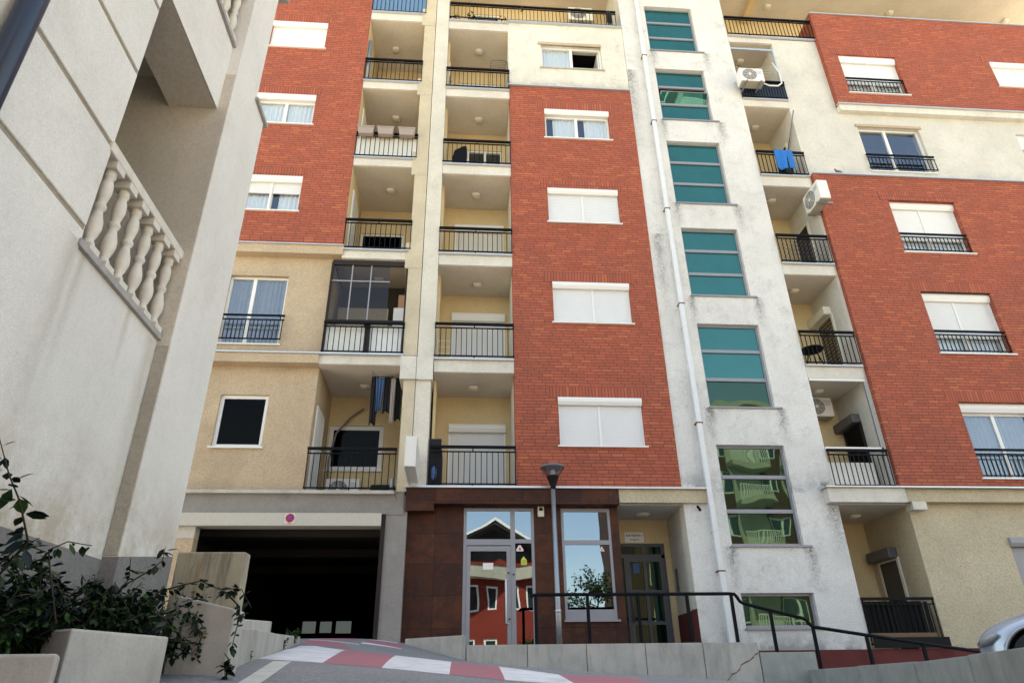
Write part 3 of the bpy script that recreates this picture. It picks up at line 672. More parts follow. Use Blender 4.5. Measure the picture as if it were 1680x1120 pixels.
wall(MB(FT(15.5)), -.66,1.2,3.74,18.4,0,.15,hC).build('balcony_back_wall', 'yellow', RB)
window(RB, FT(15.5), *hC[0], shutter=1, div=1, box=.20, boxout=.03, shmat='shut', sill=False, rec=.08)
window(RB, FT(15.5), *hC[1], shutter=1, div=1, box=.22, boxout=.03, shmat='shut', sill=False, rec=.08)
window(RB, FT(15.5), *hC[2], shutter=1, div=1, box=.20, boxout=.03, shmat='shutc', sill=False, rec=.08)
window(RB, FT(15.5), *hC[3], div=2, sill=False, rec=.03, roomd=.5); window(RB, FT(15.5), *hC[4], div=2, sill=False, rec=.03, roomd=.5)
for k, zt in enumerate((4.66,7.68,10.46,13.44,16.25)): railing(RB, -.67,1.19,13.97,ZC[k][0],zt)
railing(RB, -.64,4.62,13.985,18.44,19.17, sp=.12)
# brick panel
hR = [(2.17,4.08,4.70,5.84),(2.17,4.08,7.79,8.92),(2.16,4.05,10.77,11.88),(2.18,4.04,13.69,14.79)]
wall(MB(FT(14.0)), 1.19,4.765,3.775,15.63,0,.3,hR).build('brick_wall', 'brick', RB)
MB().box(1.192,1.25,14.3,15.6,3.78,18.4).build('balcony_side_wall', 'cream', RB)
B(1.19,1.199,14.003,14.32,3.78,15.6)
for (a,b,c,d) in hR: B(a-.22,b+.14,13.992,14.03,d,d+.27).build('brick_lintel', 'brickv', RB)
window(RB, FT(14.0), *hR[0], shutter=1, box=.18, split=.485); window(RB, FT(14.0), *hR[1], shutter=.95, box=.18, div=2, split=.52)
window(RB, FT(14.0), *hR[2], shutter=1, box=.18, split=.49, shmat='shut'); window(RB, FT(14.0), *hR[3], curtain=2, box=.19, split=.49, rec=.12)
B(1.13,4.765,13.93,14.08,15.635,15.665).build('ledge_flashing', 'metal', RB)
hc = [(2.17,4.03,16.52,17.50)]
wall(MB(FT(14.03)), 1.17,4.765,15.665,18.42,0,.3,hc).build('cream_wall', 'cream', RB)
window(RB, FT(14.03), *hc[0], curtain=1, box=0, split=.5, rec=.10, open_right=True, sill='concl')
B(2.08,4.03,13.99,14.05,17.50,17.60).build('window_lintel', 'tan', RB)
B(1.13,4.765,13.94,14.1,18.42,18.455).build('ledge_flashing', 'metal', RB); B(1.18,4.76,14.1,15.6,18.3,18.42).build('terrace_floor', 'slab', RB)
wall(MB(FT(15.5)), -.66,4.77,18.4,21.3,0,.2,[(.1,1.0,18.6,20.7)]).build('terrace_back_wall', 'yellow', RB)
side = window(RB, FT(15.5), .1,1.0,18.6,20.7, div=1, sill=False, rec=.03, roomd=.4)
# tower
hT = [(5.71,7.24,.99,1.64),(5.69,7.25,2.58,4.77),(5.69,7.24,5.68,7.86),(5.67,7.20,8.67,10.75),(5.65,7.19,11.58,13.80),(5.65,7.17,14.64,16.73),(5.60,7.15,17.54,19.60)]
wall(MB(FT(14.03)), 4.775,8.2,-1.2,21.3,0,.35,hT+[(4.776,4.777,-1,-.9)][:0]).build('tower_wall', 'white', RB)
B(4.78,4.86,14.38,16.2,3.72,21.3).build('tower_side_wall', 'cream', RB); B(8.12,8.198,14.38,16.2,-1.2,21.3).build('tower_side_wall', 'yellow', RB)
for k, h in enumerate(hT):
    gl = 'green' if k < 3 else 'teal'
    a, b, c, d = h; m_ = MB(); f = .05; y = 14.13
    m_.box(a,a+f,y,y+.06,c,d); m_.box(b-f,b,y,y+.06,c,d); m_.box(a+f,b-f,y,y+.06,c,c+f); m_.box(a+f,b-f,y,y+.06,d-f,d)
    if k:
        for q in (1,2): zc = c+(d-c)*q/3+(.02 if q == 2 else 0); m_.box(a+f,b-f,y-.01,y+.05,zc-.04,zc+.04)
    W = m_.build('stair_window', 'alu', RB)
    for q in range(3 if k else 1):
        z0, z1 = (c+(d-c)*q/3, c+(d-c)*(q+1)/3) if k else (c, d)
        g = ('green' if k < 2 or (k == 2 and q == 0) else 'teal')  # panes mirroring the sky take the teal-toned copy of the glass
        if k == 5 and q == 1:
            m2 = MB(); m2.face([(a+f,y+.03,z0+.05),(b-f,y+.03,z0+.05),(b-f,y-.14,z1-.30),(a+f,y-.14,z1-.30)]); m2.build('open_sash', g, W)
            m2 = MB(); m2.tube([(a+f,y-.14,z1-.30),(b-f,y-.14,z1-.30),(b-f,y+.03,z0+.05)],.014,4); m2.build('sash_frame', 'alu', W)
            B(a+f,b-f,y+.4,y+.42,z0,z1).build('room_interior', 'dark', W); continue
        B(a+f*.5,b-f*.5,y+.025,y+.035,z0+.02,z1-.02).build('glass_pane', g, W)
    B(a-.02,b+.16,13.985,14.14,c-.04,c-.003).build('sill', 'alu', W)
# downpipe
px = [(5.32,21.2),(5.33,17.1),(5.34,14.4),(5.34,11.2),(5.34,8.3),(5.345,5.2),(5.35,2.9),(5.36,2.05),(5.365,-.3)]
dp = B(5.27,5.38,13.86,13.95,-.3,21.2).build('downpipe', 'pipe', RB, bevel=.012)
for z in (17.1,14.4,11.25,8.33,5.23,2.05): B(5.255,5.40,13.85,14.03,z-.012,z+.012).build('pipe_clamp', 'rust', dp)
for z in (7.7,2.87): B(5.258,5.392,13.852,14.0,z-.02,z+.02).build('pipe_clamp', 'pipe', dp)
# ground floor: brown tiled shopfront
B(-1.11,3.365,13.93,14.3,3.405,3.722).build('tiled_band', 'tile', RB); B(-1.11,-.53,13.932,14.3,3.255,3.403).build('tiled_band', 'tile', RB)
B(-1.14,5.29,13.87,14.0,3.725,3.765).build('ledge_flashing', 'metal', RB)
wall(MB(FT(14.22)), -1.10,3.37,-.6,3.41,0,.25,[(.09,1.57,.35,3.385),(2.14,3.20,1.17,3.385)]).build('tiled_wall', 'tile', RB)
B(-1.10,3.3,14.5,16.2,3.42,3.6).build('shop_ceiling', 'dark2', RB); B(-1.1,3.3,14.5,16.2,.2,.34).build('shop_floor', 'dark2', RB)
B(3.3,3.365,14.47,15.6,-.6,3.43).build('tiled_wall', 'tile', RB)
SD = MB(); y = 14.23; f = .065
SD.box(.095,.095+f,y,y+.08,.35,3.38); SD.box(1.505,1.565,y,y+.08,.35,3.38); SD.box(1.07,1.165,y-.005,y+.075,.35,3.38); SD.box(.16,1.07,y-.003,y+.077,2.62,2.74); SD.box(1.165,1.505,y-.003,y+.077,2.66,2.74); SD.box(.16,1.505,y,y+.08,3.32,3.38)
SDo = SD.build('shop_door', 'alu', RB)
dl = MB(); dl.box(.165,.245,y-.01,y+.05,.4,2.60); dl.box(.985,1.065,y-.01,y+.05,.4,2.60); dl.box(.245,.985,y-.01,y+.05,2.50,2.60); dl.box(.245,.985,y-.01,y+.05,.4,.52); dl.build('door_leaf', 'alu', SDo)
for a,b,c,d in ((.245,.985,.52,2.5),(.16,1.07,2.74,3.32),(1.165,1.505,2.74,3.32),(1.165,1.505,.4,2.66)): B(a,b,y+.02,y+.03,c,d).build('glass_pane', 'glassd', SDo)
hd = MB(); hd.tube([(1.01,y-.02,1.93),(.96,y-.09,1.93),(.96,y-.09,1.12),(1.01,y-.02,1.12)],.017,8); hd.build('handle', 'pvc', SDo)
for x,z in ((1.02,2.07),(1.12,2.04),(1.03,1.2)): MB().lathe((x,y-.012,z),[(.018,-.012),(.018,.0)],10,'y').build('lock', 'black', SDo)
B(.50,.71,y+.01,y+.018,2.14,2.27).build('paper_notice', 'white2', SDo)
tri = MB(); tri.prism([(1.19,2.50),(1.33,2.50),(1.335,2.53),(1.28,2.62),(1.24,2.62),(1.185,2.53)],y+.008,y+.016,'y'); tri.build('triangle_sticker', 'pink', SDo)
tri = MB(); tri.prism([(1.235,2.525),(1.29,2.525),(1.26,2.59)],y+.004,y+.0075,'y'); tri.build('sticker_emblem', 'signred', SDo)
ys = MB(); ys.prism([(1.28,2.23),(1.40,2.23),(1.40,2.32),(1.37,2.36),(1.355,2.37),(1.35,2.395),(1.325,2.395),(1.32,2.37),(1.30,2.36),(1.28,2.32)],y+.008,y+.016,'y'); ys.build('yellow_sticker', 'yb', SDo)
for k in range(4): B(1.295,1.385,y+.005,y+.0078,2.25+k*.024,2.256+k*.024).build('sticker_line', 'leaf2', SDo)
SW = MB(); SW.box(2.145,2.2,y,y+.08,1.18,3.38); SW.box(3.14,3.195,y,y+.08,1.18,3.38); SW.box(2.2,3.14,y,y+.08,3.31,3.38); SW.box(2.2,3.14,y-.003,y+.077,2.63,2.72); SW.box(2.2,3.14,y-.005,y+.077,1.18,1.37)
SWo = SW.build('shop_window', 'alu', RB)
for c,d in ((1.37,2.63),(2.72,3.31)): B(2.2,3.14,y+.02,y+.03,c,d).build('glass_pane', 'glassd', SWo)
B(2.12,3.24,14.16,14.24,1.14,1.178).build('sill', 'alu', SWo)
tri = MB(); tri.prism([(2.92,2.50),(3.03,2.50),(2.975,2.60)],y+.008,y+.016,'y'); tri.build('triangle_sticker', 'pink', SWo)
tri = MB(); tri.prism([(2.955,2.515),(2.995,2.515),(2.975,2.56)],y+.004,y+.0075,'y'); tri.build('sticker_emblem', 'signred', SWo)
# entrance recess
B(3.365,5.28,13.95,14.1,3.445,3.72).build('entrance_beam', 'tanlight', RB); B(3.3,4.83,14.1,15.7,3.43,3.6).build('entrance_ceiling', 'slab', RB)
MB().lathe((4.10,14.95,3.43),[(.165,0),(.165,-.015),(.13,-.045),(.001,-.055)],24).build('ceiling_light', 'lamp', RB)
B(3.365,4.90,15.55,15.7,2.90,3.43).build('entrance_back_wall', 'yellow', RB); B(4.70,4.90,15.55,15.7,-.6,2.90).build('entrance_back_wall', 'yellow', RB)
B(4.835,4.95,14.38,15.55,1.36,3.44).build('entrance_side_wall', 'cream', RB); B(4.83,4.95,14.38,15.55,-.6,1.357).build('entrance_side_wall', 'redp', RB)
MB().box(4.768,4.774,14.04,14.38,1.36,3.44).build('entrance_side_wall', 'cream', RB); MB().box(4.766,4.773,14.03,14.38,-.6,1.357).build('entrance_side_wall', 'redp', RB)
ED = MB(); y = 15.56; 
ED.box(3.4,3.78,y,y+.06,2.62,2.89); 
ED = MB(); ED.box(3.37,4.69,y,y+.07,2.83,2.89); ED.box(3.37,4.69,y,y+.07,2.58,2.66); ED.box(4.62,4.69,y,y+.07,.3,2.83); ED.box(3.74,3.80,y,y+.07,.3,2.58); ED.box(4.18,4.25,y-.002,y+.068,2.66,2.83); ED.box(3.37,3.44,y,y+.07,.3,2.83)
EDo = ED.build('entrance_door', 'alud', RB)
lf = MB(); lf.box(3.80,3.87,y-.01,y+.05,.35,2.58); lf.box(4.55,4.62,y-.01,y+.05,.35,2.58); lf.box(3.87,4.55,y-.01,y+.05,2.50,2.58); lf.box(4.17,4.24,y-.011,y+.045,.35,2.5); lf.box(3.87,4.55,y-.012,y+.045,1.80,1.89); lf.box(3.87,4.55,y-.012,y+.045,1.18,1.25); lf.build('door_leaf', 'alud', EDo)
B(3.87,4.55,y+.02,y+.03,.35,2.5).build('glass_pane', 'green', EDo); B(3.44,4.62,y+.02,y+.03,2.66,2.83).build('glass_pane', 'green', EDo); B(3.44,3.74,y+.02,y+.03,.3,2.58).build('glass_pane', 'green', EDo)
B(3.93,4.08,y+.0,y+.01,2.25,2.46).build('blue_notice', 'cblue', EDo)
MB().tube([(3.84,y-.02,1.83),(3.84,y-.09,1.83),(3.84,y-.09,1.25),(3.84,y-.02,1.25)],.02,8).build('handle', 'boxd', EDo)
B(4.815,4.832,15.2,15.33,1.82,2.30).build('intercom_panel', 'boxd', RB)
# right loggias (D column)
ZD = [(.60,.5),(3.79,3.45),(6.775,6.45),(9.70,9.375),(12.65,12.29),(15.60,15.32),(18.36,18.12)]
for k, (zt, zb) in enumerate(ZD):
    x1 = 9.61 if k > 1 else 9.66
    if k in (0, 1): continue
    loggia(RB, 8.2, x1, 15.5, zt, zb)
B(7.93,9.68,13.83,15.9,3.45,3.755).build('balcony_slab', 'slab', RB); B(7.88,20,13.76,14.1,3.76,3.79).build('ledge_flashing', 'metal', RB)
B(8.2,9.83,14.0,16,3.438,3.448).build('balcony_ceiling', 'ceil', RB); B(8.2,9.85,14.02,16.2,.2,.58).build('balcony_slab', 'redp', RB)
B(9.68,20,13.90,14.14,3.48,3.755).build('cornice_band', 'tanlight', RB); B(9.80,10.12,13.88,14.14,3.31,3.478).build('beam_end', 'cream', RB)
for p in ((9.1,15.0,3.436),(8.79,14.75,6.435),(8.82,14.79,9.36),(8.70,14.65,12.275),(8.86,14.85,15.305),(8.82,14.75,18.105)): ceiling_lamp(RB, *p)
wall(MB(FT(15.5)), 8.1,9.75,3.75,18.4,0,.15,[]).build('balcony_back_wall', 'yellow', RB); wall(MB(FT(15.95)), 8.1,9.95,.55,3.5,0,.15,[]).build('balcony_back_wall', 'yellow', RB)
B(9.61,9.70,14.06,15.6,3.79,18.36).build('balcony_side_wall', 'creamg', RB); B(9.84,9.98,14.26,16.1,.5,3.5).build('balcony_side_wall', 'tanlight', RB)
for (z0, z1) in ((3.79,4.68),(6.775,7.70),(9.70,10.60),(12.65,13.52)): railing(RB, 8.2,9.61,13.97,z0,z1, sp=.115)
railing(RB, 8.2,9.61,13.97,15.60,16.35, sp=.09); B(8.2,9.6,14.0,14.01,15.65,16.3).build('railing_panel', 'navyslat', RB)
railing(RB, 8.2,9.74,14.0,.60,1.54, sp=.105)
m_ = MB()
for i in range(12): x = 8.26+i*.115; m_.box(x,x+.085,14.03,14.045,.86,1.46)
m_.box(8.22,9.5,14.05,14.055,.86,1.47); m_.build('railing_panel', 'black', RB)
B(8.23,9.6,13.965,13.985,.79,.87).build('railing_board', 'wood', RB); B(8.23,9.82,13.94,13.96,.6,.79).build('railing_sheet', 'black', RB)
railing(RB, 8.2,11.10,13.99,18.41,19.27, sp=.12)
side_door(RB, 9.60, 14.6,15.4,6.8,8.6, right=False, frame='boxc', fill='curt_bead'); B(9.40,9.61,14.62,15.5,8.57,8.80).build('shutter_box', 'boxc', RB, bevel=.02)
side_door(RB, 9.60, 14.6,15.4,3.8,5.6, right=False, frame='brown', fill='dark'); B(9.40,9.61,14.6,15.5,5.57,5.79).build('shutter_box', 'boxd', RB, bevel=.02)
side_door(RB, 9.60, 14.6,15.4,9.72,11.55, right=False, frame='boxc', fill='brown'); side_door(RB, 9.60, 14.6,15.4,12.68,14.5, right=False, frame='boxc', fill='dark')
side_door(RB, 9.83, 14.9,15.7,.6,2.5, right=False, frame='boxc', fill='shutd'); B(9.62,9.84,14.9,15.8,2.47,2.70).build('shutter_box', 'boxd', RB, bevel=.02)
# white frames of enclosed balconies
B(8.22,9.6,14.03,14.08,4.69,4.75).build('balcony_frame', 'pvc', RB); B(8.22,9.6,14.03,14.08,6.39,6.45).build('balcony_frame', 'pvc', RB)
m_ = MB(); m_.box(9.555,9.6,14.03,14.08,3.85,6.39); m_.build('balcony_frame', 'steel', RB)
m_ = MB(); m_.box(8.2,9.6,14.03,14.08,17.80,17.87); m_.box(9.55,9.6,14.03,14.07,15.7,17.8); m_.build('balcony_frame', 'metal', RB)
B(8.24,9.5,14.4,14.42,3.83,4.5).build('railing_panel', 'curt', RB)
# right wing lower brick
K = .995
hq = [(11.66,13.58,10.14,11.87),(11.69,13.59,7.15,8.91),(11.69,13.59,4.03,5.86)]
wall(MB(FT(13.93)), 9.68,20,3.80,12.68,0,.35,hq).build('brick_wall', 'brick', RB)
for (a,b,c,d) in hq: B(a-.24,b+.14,13.922,13.95,d,d+.28).build('brick_lintel', 'brickv', RB)
for k, h in enumerate(hq):
    window(RB, FT(13.93), *h, shutter=.66 if k < 2 else 0, box=.22, div=2, curtain=1 if k < 2 else 4, rec=.20, shmat='shutf' if k == 0 else 'shut', boxout=-.02, split=.47)
def guard(x0, x1, y, z0, z1):
    m_ = MB(); m_.box(x0,x1,y-.02,y+.02,z1-.05,z1); m_.box(x0,x1,y-.012,y+.012,z1-.14,z1-.115); m_.box(x0,x1,y-.012,y+.012,z0+.02,z0+.045)
    n = round((x1-x0)/.115)
    for i in range(n+1): x = x0+.02+(x1-x0-.04)*i/n; m_.box(x-.008,x+.008,y-.008,y+.008,z0+.045,z1-.14)
    return m_.build('window_guard_rail', 'rail', RB)
guard(11.66,13.58,13.96,10.2,10.78); guard(11.69,13.59,13.96,7.2,7.80); guard(11.69,13.59,13.96,4.06,4.72)
B(9.66,20,13.86,14.06,12.685,12.72).build('ledge_flashing', 'metal', RB)
# cream upper wall
hw = [(11.56,13.47,13.0,14.69),(16.55,18.2,13.4,14.69)]
wall(MB(FT(14.04)), 9.605,20,12.72,15.4,0,.3,hw).build('cream_wall', 'creamg', RB)
B(11.75,20,14.034,14.0395,12.73,12.74)
wall(MB(FT(14.04)), 9.605,11.3,15.4,18.34,0,.3).build('cream_wall', 'creamg', RB)
window(RB, FT(14.04), *hw[0], div=2, curtain=0, rec=.10, split=.45, interior='dark2'); window(RB, FT(14.04), *hw[1], div=2, curtain=1, rec=.10, shutter=.4, box=0)
B(11.5,13.55,14.0,14.045,14.69,14.78).build('window_lintel', 'tan', RB)
guard(11.50,13.56,13.98,13.04,13.59)
B(9.50,11.2,13.97,14.3,18.36,18.40).build('ledge_flashing', 'metal', RB)
# top brick wing
h6 = [(11.58,13.46,15.95,17.62),(16.64,18.3,16.55,17.65)]
wall(MB(FT(13.88)), 11.09,20.2,15.46,19.50,0,.28,h6).build('brick_wall', 'brick', RB)
B(11.085,11.4,14.16,15.7,18.36,19.48).build('brick_wall', 'brick', RB)
for (a,b,c,d) in h6: B(a-.22,b+.14,13.872,13.90,d,d+.28).build('brick_lintel', 'brickv', RB)
window(RB, FT(13.88), *h6[0], shutter=.60, box=.26, div=2, curtain=1, rec=.18, shmat='shutf'); window(RB, FT(13.88), *h6[1], shutter=1, box=.2, div=2, rec=.12, shmat='shutf')
guard(11.58,13.46,13.90,16.0,16.62)
B(11.05,20.2,13.84,14.2,19.50,19.54).build('ledge_flashing', 'metal', RB)
B(11.05,20.2,13.82,13.95,15.425,15.455).build('ledge_flashing', 'metal', RB); B(11.10,20.2,13.88,14.1,15.20,15.422).build('cornice_band', 'cream', RB)
B(11.4,20.2,14.16,15.7,18.2,18.4).build('terrace_floor', 'slab', RB); B(8.2,11.4,14.1,15.7,18.3,18.38).build('terrace_floor', 'slab', RB)
wall(MB(FT(15.6)), 8.2,20.2,18.38,21.3,0,.2,[]).build('terrace_back_wall', 'yellow', RB)
B(9.72,9.98,13.3,15.6,21.12,21.3).build('ceiling_beam', 'yellow', RB)
for p in ((10.47,15.0,21.3),(14.98,14.95,21.3),(19.4,14.98,21.3)): ceiling_lamp(RB, *p)
# lower right wall
wall(MB(FT(14.1)), 9.83,20,.57,3.5,0,.16,[(11.90,13.4,.9,2.76)]).build('textured_wall', 'tanlight', RB)
window(RB, FT(14.1), 11.90,13.4,.9,2.76, shutter=1, box=.2, div=1, shmat='shutg', boxmat='shutg', frame='boxd', boxout=.02)
B(4.8,20,14.0,14.3,-2.2,.58).build('red_plinth', 'redp', RB)
# platform behind the concrete wall
pf = MB(); pf.box(.15,6.4,13.05,14.2,-.6,.38); pf.box(.2,3.37,14.2,14.4,-.6,.34); pf.box(3.37,4.83,14.2,15.6,-.6,.36)
struct(pf.build('pavement', 'conc'))
us = MB(); us.box(6.4,30,-8,14.0,-1.4,-.02); struct(us.build('upper_street', 'asphalt'))
#@@REST@@
# ------------------------------------------------------------------ SIDE BUILDING (left, close)
SB = thing('side_building', (-3, 3.5, -.5), 'pale stucco building close on the left with balusters and stepped grooved wall', 'building')
XA = -2.30
wall(MB(XTr(XA)), -6, 4.69, -1, 7.4, 0, .25, [(3.48,4.689,2.36,4.77), (3.48,4.689,5.57,7.39)]).build('side_wall', 'side', SB)
# raised panels with grooves between (stop at the balcony opening)
zz = [2.49,3.14,3.81,4.47,5.12,5.78,6.44]
for a, b in zip(zz, zz[1:]): B(XA-.01, XA+.016, -6, 3.465, a+.02, b-.02).build('wall_panel', 'side', SB, bevel=.006)
B(XA-.01, XA+.016, -6, 3.465, 1.0, 2.47).build('wall_panel', 'side', SB, bevel=.006)
B(-3.95,-2.20,4.69,5.54,-.8,5.44).build('pilaster', 'side', SB); B(-3.95,-2.20,4.692,5.24,5.44,7.6).build('pilaster', 'side', SB)
MB().prism([(4.686,-.8),(5.544,-.8),(5.544,.935),(4.686,.79)],-3.95,-2.196,'x').build('plinth', 'plinth', SB)
MB().prism([(-6,-1.2),(4.69,-1.2),(4.69,.77),(-6,.64)],XA-.02,XA+.004,'x').build('plinth', 'plinth', SB)
MB().box(XA-.02,XA+.002,-6,3.47,2.36,7.4).build('groove_shade_sheet', 'groove', SB)  # beige sheet coloured darker to stand in for shadow the gaps lack
B(-3.0,-2.17,5.20,5.60,5.43,5.47).build('coping', 'stoned', SB)
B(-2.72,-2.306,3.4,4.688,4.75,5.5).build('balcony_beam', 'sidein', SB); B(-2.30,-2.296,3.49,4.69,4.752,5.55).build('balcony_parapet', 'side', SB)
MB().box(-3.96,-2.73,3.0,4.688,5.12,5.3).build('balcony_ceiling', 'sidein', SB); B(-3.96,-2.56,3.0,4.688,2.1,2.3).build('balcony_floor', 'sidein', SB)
MB().box(-2.297,-2.207,4.682,4.70,.80,2.32).build('dark_streaked_strip', 'sliver', SB); B(-3.95,-2.205,4.684,4.70,2.3,5.2).build('balcony_end_wall', 'sidein', SB)  # strip is darker than the rest of the pilaster, with streaks
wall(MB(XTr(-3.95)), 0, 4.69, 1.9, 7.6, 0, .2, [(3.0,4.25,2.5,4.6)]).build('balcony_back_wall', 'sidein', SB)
wl = window(SB, XTr(-3.95), 3.0,4.25,2.5,4.6, div=2, shutter=.35, sill=False, rec=.05, shmat='shutg', frame='boxd', glass='green')
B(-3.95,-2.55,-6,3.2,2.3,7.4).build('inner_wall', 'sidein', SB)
B(-12,-3.96,-6,5.3,-1,7.5).build('rear_wall', 'side', SB); B(-12,-2.2,-6,5.55,7.4,7.7).build('roof', 'stoned', SB)
def balustrade(z):
    sl_ = MB(); sl_.box(-2.40,-2.27,3.44,4.70,z,z+.045); sl_.build('balustrade_sill', 'stoned', SB)
    rl = MB(); rl.box(-2.405,-2.27,3.44,4.70,z+.733,z+.812); rl.build('balustrade_rail', 'stone', SB, bevel=.008)
    h = .69; z0 = z+.045
    pf_ = [(.052,0),(.052,.05),(.040,.055),(.046,.07),(.040,.085),(.030,.10),(.046,.14),(.058,.19),(.054,.24),(.036,.30),(.030,.325),(.042,.34),(.046,.355),(.042,.37),(.031,.385),(.040,.42),(.050,.47),(.046,.53),(.032,.575),(.044,.59),(.046,.60),(.036,.612),(.044,.625),(.036,.638),(.050,.65),(.052,.69)]
    for k in range(6 if z < 4 else 6):
        y = 3.60+.2*k; m_ = MB(); m_.lathe((-2.33,y,z0),[(r*(.86 if .06 < hh < .64 else .95),hh*h/.69) for r,hh in pf_],14)
        m_.box(-2.33-.056,-2.33+.056,y-.056,y+.056,z0-.003,z0+.045); m_.box(-2.33-.056,-2.33+.056,y-.056,y+.056,z0+h-.055,z0+h+.003)
        m_.build('baluster', 'stone', SB)
balustrade(2.36); balustrade(5.57)
tag(MB().lathe((-2.205,2.40,-.6),[(.062,0),(.062,7.9)],20).build('downpipe', 'sidepipe'), 'dark blue downpipe on the pale left wall at the upper left corner', 'downpipe')

# ------------------------------------------------------------------ retaining walls on the left
def poly_wall(name, pts, zlo, zt, mat, label, cat='retaining wall', group=None, bevel=.012):
    m_ = MB(); n = len(pts); zt = zt if isinstance(zt, (list, tuple)) else [zt]*n
    lo = [m_.av((x,y,zlo)) for x,y in pts]; hi = [m_.av((x,y,zt[k])) for k,(x,y) in enumerate(pts)]
    m_.f += [lo[::-1], hi]; m_.sm += [False, False]
    for k in range(n): m_.f.append([lo[k],lo[(k+1)%n],hi[(k+1)%n],hi[k]]); m_.sm.append(False)
    return tag(m_.build(name, mat, bevel=bevel), label, cat, group)
poly_wall('retaining_wall', [(-2.19,5.6),(-1.668,5.6),(-1.665,5.73),(-2.19,5.73)], -.2, .98, 'concd', 'brown stained concrete slab standing against the far corner of the left building', 'concrete wall')
poly_wall('retaining_wall', [(-1.86,4.9),(-1.47,4.9),(-1.465,5.13),(-1.86,5.13)], -.3, [.58,.49,.49,.58], 'conc', 'grey concrete block with a sloping top draped by the vine', 'concrete wall')
poly_wall('retaining_wall', [(-1.82,3.6),(-1.60,4.22),(-1.79,4.35),(-2.01,3.73)], -.6, .28, 'conc', 'streaked concrete block set at an angle below the dark shrub', 'concrete wall')
poly_wall('retaining_wall', [(-2.15,2.88),(-1.49,2.9),(-1.572,3.08),(-2.15,3.06)], -.8, .138, 'conc', 'low concrete block in the bottom left corner', 'concrete wall')
cl = thing('curb_wall', (-2.0,8.5,.1), 'low cracked curb wall from the vine covered block up to the garage', 'curb wall')
def ribbon(pts, th, zlo, name, mat, parent):
    m_ = MB(); A = [(x,y) for x,y,z in pts]; idx = []
    for k,(x,y,z) in enumerate(pts):
        d = Vector(A[min(k+1,len(A)-1)])-Vector(A[max(k-1,0)]); nrm = Vector((-d.y,d.x)).normalized()*th
        idx.append([m_.av((x,y,zlo)),m_.av((x,y,z)),m_.av((x+nrm.x,y+nrm.y,z)),m_.av((x+nrm.x,y+nrm.y,zlo))])
    for a,b in zip(idx, idx[1:]):
        for q in range(4): m_.f.append([a[q],b[q],b[(q+1)%4],a[(q+1)%4]]); m_.sm.append(False)
    m_.f += [idx[0][::-1], idx[-1]]; m_.sm += [False, False]
    return m_.build(name, mat, parent, bevel=.012)
ribbon([(-1.53,5.25,.41),(-1.76,6.9,.50),(-1.995,8.35,.572)], .16, -.3, 'wall_section', 'conc', cl)
ribbon([(-2.0,8.38,.575),(-2.3,10.4,.69),(-2.53,12.1,.79)], .16, 0, 'wall_section', 'conc', cl)
ribbon([(-1.75,5.75,.53),(-1.95,6.9,.60),(-2.19,8.8,.74)], .16, 0, 'upper_section', 'concl', cl)

# ------------------------------------------------------------------ concrete wall before the shop
cw = thing('concrete_wall', (2.8,12.9,-.2), 'grey cast concrete wall of butted panels in front of the shop entrance', 'wall')
xs = [.17,1.24,2.29,3.35,4.40,5.42]
for a, b in zip(xs, xs[1:]): B(a+.005,b-.005,12.9,13.08,-.9,.675).build('wall_panel', 'conc', cw, bevel=.01)
B(5.43,6.46,12.9,13.08,-.9,.505).build('wall_panel', 'concg', cw, bevel=.01)
m_ = MB(); random.seed(4); P_ = [(5.41,.50)]
while P_[-1][1] > -.05: P_.append((P_[-1][0]-random.uniform(.02,.09), P_[-1][1]-random.uniform(.01,.07)))
for k, (a, c) in enumerate(zip(P_, P_[1:])):
    w0, w1 = .004+.012*abs(math.sin(k*1.7)), .004+.012*abs(math.sin((k+1)*1.7)); m_.face([(a[0],12.8985,a[1]-w0),(c[0],12.8985,c[1]-w1),(c[0],12.8985,c[1]+w1),(a[0],12.8985,a[1]+w0)])
m_.build('crack', 'wood', cw)
poly_wall('ramp_wall', [(-.97,13.93),(.155,12.88),(.165,13.06),(-.90,14.02)], -.3, [.85,.838,.838,.85], 'conc', 'short grey concrete wall beside the garage ramp under the brown tiles', 'wall')
rw = thing('concrete_wall', (6.1,9,-.5), 'long pale concrete wall running toward the car on the right', 'wall')
wp = [(6.27,12.95,.215),(6.235,11.2,.222),(6.15,9.6,.232),(5.93,8.2,.262),(5.68,7.0,.285),(5.25,5.2,.33),(4.9,3.6,.36)]
def seg(a, b, th, zlo, dz, name, mat, parent):
    d = (Vector(b[:2])-Vector(a[:2])); L = d.length; d.normalize(); n = Vector((-d.y,d.x))*th; g = d*.006
    P = [(a[0]+g.x,a[1]+g.y),(b[0]-g.x,b[1]-g.y),(b[0]-g.x+n.x,b[1]-g.y+n.y),(a[0]+g.x+n.x,a[1]+g.y+n.y)]; Z = [a[2]+dz,b[2]+dz,b[2]+dz,a[2]+dz]
    m_ = MB(); lo = [m_.av((x,y,zlo)) for x,y in P]; hi = [m_.av((x,y,z)) for (x,y),z in zip(P,Z)]; m_.f += [lo[::-1],hi]; m_.sm += [False]*2
    for k in range(4): m_.f.append([lo[k],lo[(k+1)%4],hi[(k+1)%4],hi[k]]); m_.sm.append(False)
    return m_.build(name, mat, parent, bevel=.008)
for k, (a, b) in enumerate(zip(wp, wp[1:])): seg(a, b, .22, -1.4, (.0,.008,-.002,.006,.0,.004)[k], 'wall_panel', 'concg', rw)

